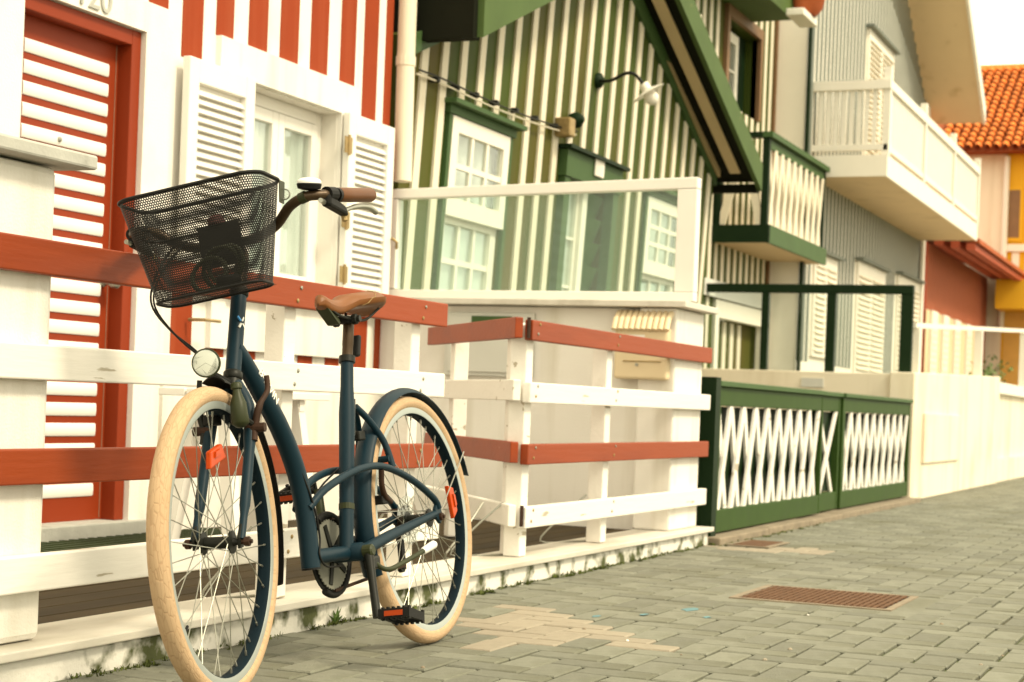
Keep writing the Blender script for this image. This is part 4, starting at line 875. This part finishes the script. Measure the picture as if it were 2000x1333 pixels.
for s_ in (1, -1):
    part('chain_stay', MB().tube([(.445, .036 * s_, .287), (.3, .045 * s_, .315), (.02, .062 * s_, .36)], [.0165, .015, .010], 12), BLUE, smooth=True)
    part('curved_stay', tb_([(.690, .018 * s_, .408), (.62, .036 * s_, .453), (.472, .050 * s_, .493), (.325, .056 * s_, .50), (.164, .062 * s_, .462), (.03, .065 * s_, .405), (.002, .066 * s_, .375)], .0098, 12), BLUE, smooth=True)
    part('seat_stay', tb_([(.338, .004 * s_, .665), (.290, .018 * s_, .625), (.255, .038 * s_, .565), (.252, .054 * s_, .497)], .0092, 12), BLUE, smooth=True)
    part('dropout', MB().prism([(.028, .058 * s_, .372), (.03, .058 * s_, .352), (.0, .058 * s_, .33), (-.018, .058 * s_, .345), (-.012, .058 * s_, .385), (.004, .058 * s_, .40)], (0, s_, 0), .010), BLUE, bevel=.002)
def fender(cx, R, a0, a1, w, mm, xf, name):
    m_ = MB(xf); nseg, k = 40, 8; o = []
    for sgn, rr in ((0, R), (1, R - .003)):
        for i in range(nseg + 1):
            a = math.radians(a0 + (a1 - a0) * i / nseg)
            for j in range(k + 1):
                t_ = -1 + 2 * j / k; r_ = rr - .014 * t_ * t_; m_.v.append(Vector((cx + r_ * math.cos(a), w * t_, .35 + r_ * math.sin(a))))
    row = k + 1; tot = (nseg + 1) * row
    for b in (0, tot):
        for i in range(nseg):
            for j in range(k): q = b + i * row + j; m_.f.append((q, q + 1, q + row + 1, q + row))
    for i in range(nseg):
        for j in (0, k): q = i * row + j; m_.f.append((q, q + row, q + row + tot, q + tot))
    for i in (0, nseg):
        for j in range(k): q = i * row + j; m_.f.append((q, q + 1, q + 1 + tot, q + tot))
    f_ = m_.build(name, mm, bike, smooth=True); return f_
fender(0, .374, -22, 162, .028, BLUE, None, 'rear_mudguard'); fender(1.113, .376, 94, 199, .027, BLACK, st, 'front_mudguard')
a = math.radians(150)
for s_ in (1, -1): part('mudguard_stay', MB().tube([(-.005, .066 * s_, .36), (.368 * math.cos(a), .03 * s_, .35 + .368 * math.sin(a))], .002, 6), STEEL)
# fork
part('fork_crown', MB(st).tube([A1 - AXS * .002, A1 - AXS * .03], [.0185, .0215], 16), BLKM, smooth=True)
for s_ in (1, -1):
    part('fork_blade', tb_([A1 - AXS * .022 + Vector((0, .008 * s_, 0)), Vector((.985, .040 * s_, .655)), Vector((1.01, .050 * s_, .58)), Vector((1.075, .054 * s_, .43)), Vector((1.113, .056 * s_, .355))], [.0165] * 6 + [.0145] * 5 + [.0125] * 5 + [.009] * 5, 14, st), BLUE, smooth=True)
    part('fork_dropout', MB(st).prism([(1.105, .05 * s_, .39), (1.125, .05 * s_, .36), (1.122, .05 * s_, .335), (1.10, .05 * s_, .338), (1.094, .05 * s_, .37)], (0, s_, 0), .007), BLKM, bevel=.001)
    # cantilever brake
    b0 = Vector((1.005, .062 * s_, .605)); br = part('brake_arm', MB(st).tube(smoothpath([b0 + Vector((.01, 0, -.03)), b0, b0 + Vector((-.004, .012 * s_, .05)), b0 + Vector((-.035, .022 * s_, .085)), b0 + Vector((-.04, .020 * s_, .12))], 4), [.009] * 9 + [.0065] * 8, 8), RUST if s_ > 0 else BLKM, smooth=True)
    MB(st).box(1.0, 1.05, .018 * s_ if s_ > 0 else -.046, .046 if s_ > 0 else -.018, .615, .640).build('brake_pad', BLACK, br, bevel=.004)
    MB(st).cyl(b0 + Vector((0, -.02 * s_, .0)), b0 + Vector((.0, .025 * s_, .0)), .011, 10).build('brake_pivot', RUST, br)
dy = part('dynamo', MB(st).lathe((1.055, .042, .690), (.10, .10, -1), [(-.018, .010), (-.014, .013), (-.004, .013), (-.002, .0095), (.006, .010), (.03, .0185), (.075, .0205), (.078, .018), (.085, .010)], 18), OLIV, smooth=True)
MB(st).tube([(1.06, .045, .635), (1.02, .06, .615)], .007, 8).build('dynamo_bracket', BLKM, dy)
# head lamp
lc = Vector((1.085, -.016, .755)); ld = Vector((1, .12, -.02)).normalized()
hl = part('headlight', MB(st).lathe(lc - ld * .042, ld, [(0, .012), (.008, .024), (.03, .031), (.044, .0335), (.046, .0325), (.046, .029), (.040, .028)], 24), OLIV, smooth=True)
MB(st).lathe(lc - ld * .018, ld, [(0, .004), (.004, .010), (.014, .022), (.0225, .0295)], 24).build('lamp_reflector', mat('bright_lamp_metal', (.85, .86, .82), .4, metal=.15, var=0), hl, smooth=True); MB(st).lathe(lc - ld * .0165, ld, [(0, .0045), (.012, .0045), (.016, .002)], 10).build('bulb', RUBW, hl, smooth=True)
MB(st).lathe(lc + ld * .0045, ld, [(0, .0315), (.003, .028), (.005, .014), (.0055, .003)], 24).build('lens', LENS, hl, smooth=True)
e1 = ld.cross(ZZ).normalized(); e2 = e1.cross(ld)
for k in range(3): a = math.radians(90 + 120 * k); MB(st).tube([lc + ld * .0035, lc + ld * .0035 + (e1 * math.cos(a) + e2 * math.sin(a)) * .029], .0012, 5).build('lens_rib', OLIV, hl)
MB(st).bar(lc - ld * .03 + Vector((0, 0, -.02)), A1 - AXS * .018 + Vector((.015, 0, 0)), .016, .007).build('lamp_bracket', BLACK, hl)
# handlebar
top = A0 + AXS * .10; bc = Vector((.93, 0, 1.045))
part('stem', MB(st).tube(smoothpath([A0, A0 + AXS * .06, top, top + Vector((.03, 0, .014)), bc], 5), [.0165] * 11 + [.015] * 10, 14), BARM, smooth=True)
half = [Vector(p) for p in ((.93, 0, 1.045), (.945, .06, 1.047), (.985, .13, 1.066), (1.022, .18, 1.102), (1.036, .222, 1.118), (1.022, .254, 1.122), (.985, .271, 1.126), (.80, .298, 1.150))]
full = [Vector((p.x - .05 * p.y / .3, -p.y * .86, p.z - .05 * p.y / .3)) for p in half[:0:-1]] + half
part('handlebar', MB(st).tube(smoothpath(full, 6), .0118, 14), BARM, smooth=True)
for s_ in (1, -1):
    g0, g1 = Vector((.958, .275 * s_, 1.1295)), Vector((.775, .3015 * s_, 1.1535))
    if s_ < 0: g0, g1 = [Vector((p.x - .05 * .95, p.y * .86, p.z - .0475)) for p in (g0, g1)]
    gd_ = (g1 - g0).normalized()
    gr = part('grip', MB(st).lathe(g0, gd_, [(0, .015), (.004, .0165), (.06, .0172), (.12, .0168), (.178, .0175), (.184, .0165), (.1865, .011)], 18), LEATH, smooth=True)
    gr2 = MB(st).lathe(g0 - gd_ * .012, gd_, [(0, .017), (.012, .017)], 14).build('grip_ring', BLACK, gr)
    lv0 = Vector((1.002, .266 * s_, 1.108)) if s_ > 0 else Vector((.955, -.228, 1.062))
    bl_ = part('brake_lever', MB(st).hexa([lv0 + Vector((.02, -.012, -.012)), lv0 + Vector((.02, .012, -.012)), lv0 + Vector((-.085, .018 + .006 * s_, -.024)), lv0 + Vector((-.085, -.006 + .006 * s_, -.024)), lv0 + Vector((.02, -.012, .016)), lv0 + Vector((.02, .012, .016)), lv0 + Vector((-.07, .016 + .006 * s_, -.002)), lv0 + Vector((-.07, -.006 + .006 * s_, -.002))]), BLACK, bevel=.006)
    P = smoothpath([lv0 + Vector((-.07, .01 * s_, -.016)), lv0 + Vector((-.10, .016 * s_, -.004)), lv0 + Vector((-.15, .026 * s_, .008)), lv0 + Vector((-.20, .036 * s_, .012)), lv0 + Vector((-.235, .044 * s_, .004))], 5)
    MB(st).tube(P, [.0055] * 8 + [.007] * (len(P) - 8), 10).build('lever_blade', STEEL, bl_, smooth=True)
    MB(st).tube([lv0 + Vector((.012, -.004, -.004)), lv0 + Vector((.04, -.006, -.002))], .006, 8).build('barrel_adjuster', STEEL, bl_); MB(st).lathe(lv0 + Vector((-.082, .01, -.024)), (0, .2, -1), [(-.004, .007), (.010, .007), (.012, .004)], 10).build('lever_bolt', BRASS, bl_)
    MB(st).lathe((Vector((.990, .2685, 1.1255)) if s_ > 0 else Vector((.945, -.231, 1.081))) + Vector((.012, 0, 0)), (1, -.25 * s_, -.1), [(-.02, .017), (.012, .017)], 14).build('lever_clamp', BLACK, bl_)
bq = Vector((1.034, .232, 1.132)); bd = Vector((.12, .10, 1)).normalized()
be = part('bell', MB(st).lathe(bq, bd, [(0, .010), (.004, .026), (.014, .0285), (.016, .027)], 24), BLACK, smooth=True)
MB(st).lathe(bq + bd * .0165, bd, [(0, .0275), (.004, .0275), (.009, .024), (.012, .015), (.013, .004)], 24).build('bell_dome', MBOX if False else RUBW, be, smooth=True)
part('clamp_band', MB(st).lathe((1.036, .218, 1.117), (.2, 1, .3), [(-.008, .0135), (.008, .0135)], 14), OLIV)
# basket
def broll(p):
    s_, Lx, w_ = p; c, sn = math.cos(.128), math.sin(.128); w0 = w_ - 1.0
    return st((s_ - .016 * w0, Lx * c - w0 * sn, 1.0 + Lx * sn + w0 * c))
def bsec(t_):       # rounded rectangle section at height fraction t (0 bottom, 1 top)
    hw = .129 + (.173 - .129) * t_; s0 = 1.02 + (.975 - 1.02) * t_; s1 = 1.135 + (1.165 - 1.135) * t_; r = .035 + .015 * t_
    return hw, s0, s1, r
def bpt(u, t_):
    hw, s0, s1, r = bsec(t_); zt_, zb_ = 1.147, .909; z = zb_ + (zt_ - zb_) * t_
    segs = [2 * hw - 2 * r, r * math.pi / 2, s1 - s0 - 2 * r, r * math.pi / 2] * 2; segs = [2 * hw - 2 * r, r * math.pi / 2, (s1 - s0) - 2 * r, r * math.pi / 2, 2 * hw - 2 * r, r * math.pi / 2, (s1 - s0) - 2 * r, r * math.pi / 2]
    d = u * sum(segs); k = 0
    while d > segs[k] and k < 7: d -= segs[k]; k += 1
    cs = [(s1 - r, hw - r), (s0 + r, hw - r), (s0 + r, -hw + r), (s1 - r, -hw + r)]
    f = d / segs[k]
    if k == 0: x, y = s1, -hw + r + d
    elif k == 1: a = f * math.pi / 2; x, y = cs[0][0] + r * math.cos(a), cs[0][1] + r * math.sin(a)
    elif k == 2: x, y = s1 - r - d, hw
    elif k == 3: a = math.pi / 2 + f * math.pi / 2; x, y = cs[1][0] + r * math.cos(a), cs[1][1] + r * math.sin(a)
    elif k == 4: x, y = s0, hw - r - d
    elif k == 5: a = math.pi + f * math.pi / 2; x, y = cs[2][0] + r * math.cos(a), cs[2][1] + r * math.sin(a)
    elif k == 6: x, y = s0 + r + d, -hw
    else: a = 1.5 * math.pi + f * math.pi / 2; x, y = cs[3][0] + r * math.cos(a), cs[3][1] + r * math.sin(a)
    return Vector((x, y, z))
bs = part('basket', MB(broll).tube([bpt(i / 96, 1) for i in range(96)], .0042, 8, closed=True), BLACK, smooth=True)
MB(broll).tube([bpt(i / 96, .0) for i in range(96)], .0032, 8, closed=True).build('bottom_wire', BLACK, bs, smooth=True)
MB(broll).tube([bpt(.5 + i / 48 * .36 + .06 - .0, .80) + Vector((.004, 0, 0)) for i in range(40)], .0022, 6).build('wire', BLACK, bs)
MB(broll).tube([bpt(.5 + i / 48 * .36 + .06 - .0, .68) + Vector((.004, 0, 0)) for i in range(40)], .0022, 6).build('wire', BLACK, bs)
mesh_ = MB(broll); NC, NR = 168, 46
for r_ in range(NR):
    for c_ in range(NC):
        u0 = (c_ + (.5 if r_ % 2 else 0)) / NC; t0 = (r_ + .5) / NR
        outer, inner = [], []
        for k in range(6):
            a = math.pi / 6 + k * math.pi / 3
            for lst, sc in ((outer, .5774), (inner, .305)): lst.append(bpt((u0 + sc * math.cos(a) / NC) % 1.0, min(1, max(0, t0 + sc * math.sin(a) * 1.155 / NR))))
        mesh_.add(outer + inner, [(k, (k + 1) % 6, 6 + (k + 1) % 6, 6 + k) for k in range(6)])
mesh_.build('wire_mesh', BLACK, bs, kind='stuff')
fl = MB(broll); hw, s0, s1, r = bsec(0); nx, ny_ = 34, 16
for i in range(nx):
    for j in range(ny_):
        cx_, cy_ = s0 + (s1 - s0) * (j + .5) / ny_, -hw + 2 * hw * (i + .5) / nx; wx, wy_ = (s1 - s0) / ny_ / 2, hw / nx
        ou = [(cx_ - wx, cy_ - wy_, .909), (cx_ + wx, cy_ - wy_, .909), (cx_ + wx, cy_ + wy_, .909), (cx_ - wx, cy_ + wy_, .909)]; inn_ = [(cx_ + (p[0] - cx_) * .7, cy_ + (p[1] - cy_) * .7, .909) for p in ou]
        fl.add(ou + inn_, [(k, (k + 1) % 4, 4 + (k + 1) % 4, 4 + k) for k in range(4)])
fl.build('floor_mesh', BLACK, bs, kind='stuff')
hw, s0, s1, r = bsec(.85)
MB(broll).hexa([(.985, .1655, 1.095), (1.015, .1655, 1.095), (1.015, .1675, 1.095), (.985, .1675, 1.095), (.982, .1745, 1.145), (1.018, .1745, 1.145), (1.018, .1765, 1.145), (.982, .1765, 1.145)]).build('badge_plate', OLIV, bs)
MB(broll).tube([(.992, .175 + .012 * math.sin(k * .5), 1.115 + .012 * math.cos(k * .5)) for k in range(13)], .0018, 6).build('ring', STEEL, bs)
MB(broll).box(.985, .995, -.05, .055, .985, 1.085).build('mount_plate', BLACK, bs, bevel=.01); MB(broll).lathe((.99, .0, 1.083), (0, 0, 1), [(0, .02), (.015, .019), (.022, .01)], 12).build('mount_knob', mat('dark_red_plastic', (.06, .008, .006), .5), bs)
# cables
part('brake_cable', tb_([(.97, -.12, 1.05), (1.01, -.14, 1.0), (1.05, -.152, .94), (1.064, -.146, .890), (1.078, -.095, .830), (1.07, -.045, .785), (1.04, -.02, .74)], .0026, 8, st), BLACK, smooth=True)
part('lamp_cable', tb_([(.98, -.09, 1.05), (1.02, -.12, 1.0), (1.066, -.136, .94), (1.078, -.134, .888), (1.085, -.085, .822), (1.075, -.036, .773)], .0024, 8, st), BLACK, smooth=True)
part('gear_cable', tb_([(.735, .012, .552), (.70, .022, .47), (.678, .028, .40), (.66, .024, .33), (.675, .026, .29), (.63, .02, .26), (.5, .0, .255)], .0026, 8), BLACK, smooth=True)
part('rear_brake_cable', tb_([(.725, -.012, .552), (.69, -.02, .45), (.64, -.03, .40), (.50, -.03, .47), (.36, -.03, .52)], .0026, 8), BLACK, smooth=True)
# rear brake
for s_ in (1, -1):
    rb = part('rear_brake_arm', tb_([(.335, .058 * s_, .49), (.325, .05 * s_, .45), (.30, .045 * s_, .42), (.26, .04 * s_, .405)], .008, 8), RUST, smooth=True)
    MB().box(.272, .318, .018 if s_ > 0 else -.045, .045 if s_ > 0 else -.018, .40, .425).build('brake_pad', BLACK, rb, bevel=.004)
part('brake_bridge', MB().tube([(.262, -.052, .52), (.262, .052, .52)], .009, 10), BLUE)
part('mudguard_bracket', MB().box(.31, .35, -.012, .012, .575, .60), BLKM, bevel=.004)
# saddle
sec = []
NS, K = 22, 18
for i in range(NS + 1):
    f = i / NS; s_ = .488 - .290 * f
    hw = .020 + .006 * f + 0.056 * (1 / (1 + math.exp(-(f - .58) * 11))); hw *= (1 - .85 * max(0, (f - .86) / .14) ** 2.2) ** .5 if f > .86 else 1
    if f < .06: hw *= (f / .06 + .15) / 1.15
    zt_ = .962 - .016 * math.sin(min(1, f / .55) * math.pi) + .024 * max(0, (f - .35) / .65) ** 1.1 - (.02 * (1 - f / .06) ** 2 if f < .06 else 0) - (.022 * ((f - .86) / .14) ** 2 if f > .86 else 0)
    dp_ = .036 + .010 * f - (.02 * (1 - f / .06) if f < .06 else 0)
    ring = []
    for j in range(K):
        a = 2 * math.pi * j / K; ca, sa = math.cos(a), math.sin(a); e = .62
        ring.append(Vector((s_, hw * math.copysign(abs(ca) ** e, ca), zt_ - dp_ / 2 + dp_ / 2 * math.copysign(abs(sa) ** (.8 if sa > 0 else .5), sa) - (.010 * (ca * ca) if sa > 0 else -.0))))
    sec.append(ring)
m_ = MB(); [m_.v.extend(r_) for r_ in sec]
m_.f = [(i * K + j, i * K + (j + 1) % K, (i + 1) * K + (j + 1) % K, (i + 1) * K + j) for i in range(NS) for j in range(K)] + [tuple(range(K))[::-1], tuple(NS * K + j for j in range(K))]
sdl = part('saddle', m_, mat('tan_saddle_leather', (.185, .068, .018), .42, var=.14, vscale=12, bump=.12, bscale=260, spec=.3), smooth=True)
MB().tube([sec[i][j] + Vector((0, 0, .0006)) for i, j in ((13, 16), (14, 17), (15, 0), (16, 1), (17, 2), (18, 3), (19, 4))], .0011, 6).build('seam', BRASS, sdl)
for s_ in (1, -1):
    MB().tube(smoothpath([(.455, .012 * s_, .925), (.41, .018 * s_, .905), (.33, .022 * s_, .897), (.27, .03 * s_, .90), (.225, .05 * s_, .93)], 5), .0036, 8).build('saddle_rail', BLKM, sdl, smooth=True)
    MB().lathe((.335, .022 * s_, .897), (0, s_, 0), [(0, .014), (.012, .014), (.014, .009), (.022, .009)], 10).build('rail_clamp', BLKM, sdl)
MB().box(.285, .36, -.018, .018, .888, .908).build('clamp_body', BLACK, sdl, bevel=.006); MB().prism([(.47, -.02, .925), (.40, -.03, .918), (.395, -.02, .885), (.42, -.012, .878)], (0, 1, 0), .036).build('nose_bracket', OLIV, sdl, bevel=.004)
part('cable_lock_mount', MB().hexa([(.29, -.012, .80), (.31, -.012, .80), (.31, .014, .80), (.29, .014, .80), (.27, -.012, .86), (.29, -.012, .86), (.29, .014, .86), (.27, .014, .86)]), BLACK, bevel=.006)
# drivetrain
cc = Vector((.468, 0, .285))
ch = MB(); N = 44; pr_ = []
for i in range(N * 2): a = math.pi * i / N; R = .092 if i % 2 else .087; pr_.append((cc.x + R * math.cos(a), -.046, cc.z + R * math.sin(a)))
ch.prism(pr_, (0, -1, 0), .003); cr_ = part('chainring', ch, mat('worn_grey_metal', (.22, .22, .18), .5, metal=.4, var=.2))
MB().lathe(cc + Vector((0, -.0525, 0)), (0, -1, 0), [(0, .101), (.004, .101), (.005, .098)], 40).build('chain_guard', BLACK, cr_)
MB().tube([cc + Vector((.104 * math.cos(a), -.05, .104 * math.sin(a))) for a in [math.radians(k) for k in range(60, 305, 8)]], .009, 8).build('chain_case', BLACK, cr_, smooth=True)
for k in range(5): a = k * 1.2566; MB().bar(cc + Vector((.02 * math.cos(a), -.043, .02 * math.sin(a))), cc + Vector((.08 * math.cos(a), -.0445, .08 * math.sin(a))), .016, .004, (0, 1, 0)).build('spider_arm', BLKM, cr_)
cn = MB(); P = [(.45, -.047, .378), (.0, -.047, .382)]; Q = [(.47, -.047, .192), (.02, -.047, .225)]
for (a, b) in (P, Q): cn.bar(a, b, .007, .008)
part('chain', cn, RUST)
fw_ = MB(); [fw_.lathe((0, -.036 - .004 * k, .35), (0, -1, 0), [(0, .044 - .004 * k), (.002, .044 - .004 * k)], 24) for k in range(5)]; part('sprockets', fw_, RUST)
part('spoke_protector', MB().lathe((0, -.031, .35), (0, -1, 0), [(0, .07), (.0015, .07)], 28), LENS)
de = part('derailleur', MB().hexa([(-.01, -.07, .30), (.02, -.07, .29), (.02, -.05, .29), (-.01, -.05, .30), (-.012, -.07, .345), (.015, -.07, .345), (.015, -.05, .345), (-.012, -.05, .345)]), BLACK, bevel=.006)
MB().bar((.005, -.06, .30), (.02, -.055, .215), .014, .02, (1, 0, 0)).build('cage', BLACK, de); MB().lathe((.02, -.065, .222), (0, 1, 0), [(0, .017), (.012, .017)], 14).build('jockey_wheel', BLKM, de)
pv = Vector((.470, .060, .285)); ce = Vector((.517, .088, .116))
k_ = part('crank', MB().tube([pv, pv.lerp(ce, .5), ce], [.0135, .0105, .0115], 10), BLKM, smooth=True); MB().lathe(pv - Vector((0, .012, 0)), (0, 1, 0), [(0, .016), (.024, .0165), (.028, .011)], 14).build('crank_boss', OLIV, k_)
fe = Vector((.425, -.088, .455)); part('crank', MB().tube([Vector((.470, -.06, .285)), fe], [.0135, .0115], 10), OLIV, smooth=True)
def pedal(c, sg, yaw=.0):
    rx = Matrix.Rotation(yaw, 3, 'Z'); X_ = lambda p: c + Matrix.Rotation(-.25 * sg, 3, 'Y') @ Vector(p)
    m_ = MB(X_)
    for x0 in (-.046, .034):
        m_.box(x0, x0 + .012, .012 * sg if sg > 0 else -.098, .098 if sg > 0 else -.012, -.012, .012)
        for k in range(6): y = (.02 + .0145 * k) * sg; m_.box(x0 + .001, x0 + .011, min(y, y + .006 * sg), max(y, y + .006 * sg), .0121, .0165); m_.box(x0 + .001, x0 + .011, min(y, y + .006 * sg), max(y, y + .006 * sg), -.0165, -.0121)
    for y in (.014, .05, .088): y *= sg; m_.box(-.034, .034, min(y, y + .01 * sg), max(y, y + .01 * sg), -.011, .011)
    m_.tube([(0, 0, 0), (0, .095 * sg, 0)], .009, 10)
    o = part('pedal', m_, BLACK)
    for x in (-.0475, .0475): MB(X_).box(min(x, x - math.copysign(.0012, x)), max(x, x + math.copysign(.001, x)), .03 if sg > 0 else -.08, .08 if sg > 0 else -.03, -.007, .006).build('pedal_reflector', mat('red_pedal_reflector', (.36, .045, .006), .4, spec=.2), o)
pedal(ce + Vector((0, .012, 0)), 1); pedal(fe + Vector((0, -.012, 0)), -1)
ks = part('kickstand', tb_([(.432, .050, .258), (.405, .062, .236), (.375, .072, .230), (.31, .078, .240), (.20, .095, .264)], .0068, 10), OLIV, smooth=True)
MB().tube([(.205, .094, .263), (.20, .095, .264), (.148, .103, .277), (.142, .104, .278)], [.008, .0105, .0115, .008], 12).build('rubber_foot', RUBW, ks, smooth=True); MB().box(.40, .45, .03, .06, .235, .27).build('bracket', BLKM, ks, bevel=.006)
# lettering and marks
def on_tube(i, ang):
    p = DT[i]; t_ = (DT[i + 1] - DT[i - 1]).normalized(); s_ = Vector((0, 1, 0)); u_ = s_.cross(t_) * -1
    n_ = (s_ * math.cos(ang) + u_ * math.sin(ang)); return p, t_, n_
i0 = 12; p, t_, n_ = on_tube(i0 + 3, .0); fw2d = Vector((t_.z, 0, -t_.x))
nrm = (Vector((0, 1, 0)) * .80 + Vector((-abs(t_.z), 0, abs(t_.x) * 0)).normalized() * -.0).normalized()
textmesh('lettering', "B'TWIN", .030, PRINT, bike, p + Vector((0, .0232, 0)) - Vector((fw2d.x, 0, fw2d.z)) * .001, t_, Vector((0, 1, 0)).cross(t_) * 1, .0012, 'CENTER', 1.05)
hp = A1.lerp(A0, .62)
for k, (dx, dz, mm) in enumerate(((.011, .014, PRINTB), (-.011, .012, PRINT), (.010, -.012, PRINT), (-.010, -.012, PRINT))):
    a = math.atan2(dx, .0185) ; base = hp + Vector((.008, .0172, .0)); 
    MB().bar(base + Vector((dx * .25, 0, dz * .25)), base + Vector((dx, -.002 if dx > 0 else .0, dz)), .004, .0035, (0, 1, 0)).build('head_badge', mm, bike)
q = SB.lerp(ST_, .60); tv = (ST_ - SB).normalized()
MB().hexa([q + Vector((-.0195, .004, 0)), q + Vector((-.010, .0192, -.0)), q + Vector((-.0095, .0198, 0)), q + Vector((-.0205, .0045, 0)), q + tv * .10 + Vector((-.0205, .0045, 0)), q + tv * .10 + Vector((-.0125, .0187, 0)), q + tv * .10 + Vector((-.012, .0193, 0)), q + tv * .10 + Vector((-.0212, .005, 0))]).build('sticker', PRINT, bike)
# coiled cable lock lying in the basket
lk = thing('cable_lock', 'black coiled cable lock lying in the wire basket', 'lock', (0, 0, 0)); OFF[lk.as_pointer()] = Vector(); lk.matrix_world = BM
for k, (cy, cz, r_, ph) in enumerate(((.02, .968, .052, 0), (.035, .972, .048, .6), (-.005, .955, .044, 1.2))):
    MB(broll).tube([(1.06 + .02 * math.cos(a + ph) + .01 * k, cy + r_ * math.cos(a), cz + r_ * .9 * math.sin(a)) for a in [i * math.pi / 14 for i in range(28)]], .0055, 8, closed=True).build('coil', OLIV, lk, smooth=True)
MB(broll).lathe((1.10, .075, .925), (.3, -1, .1), [(0, .010), (.004, .013), (.05, .013), (.054, .010)], 12).build('lock_barrel', BLACK, lk, smooth=True)
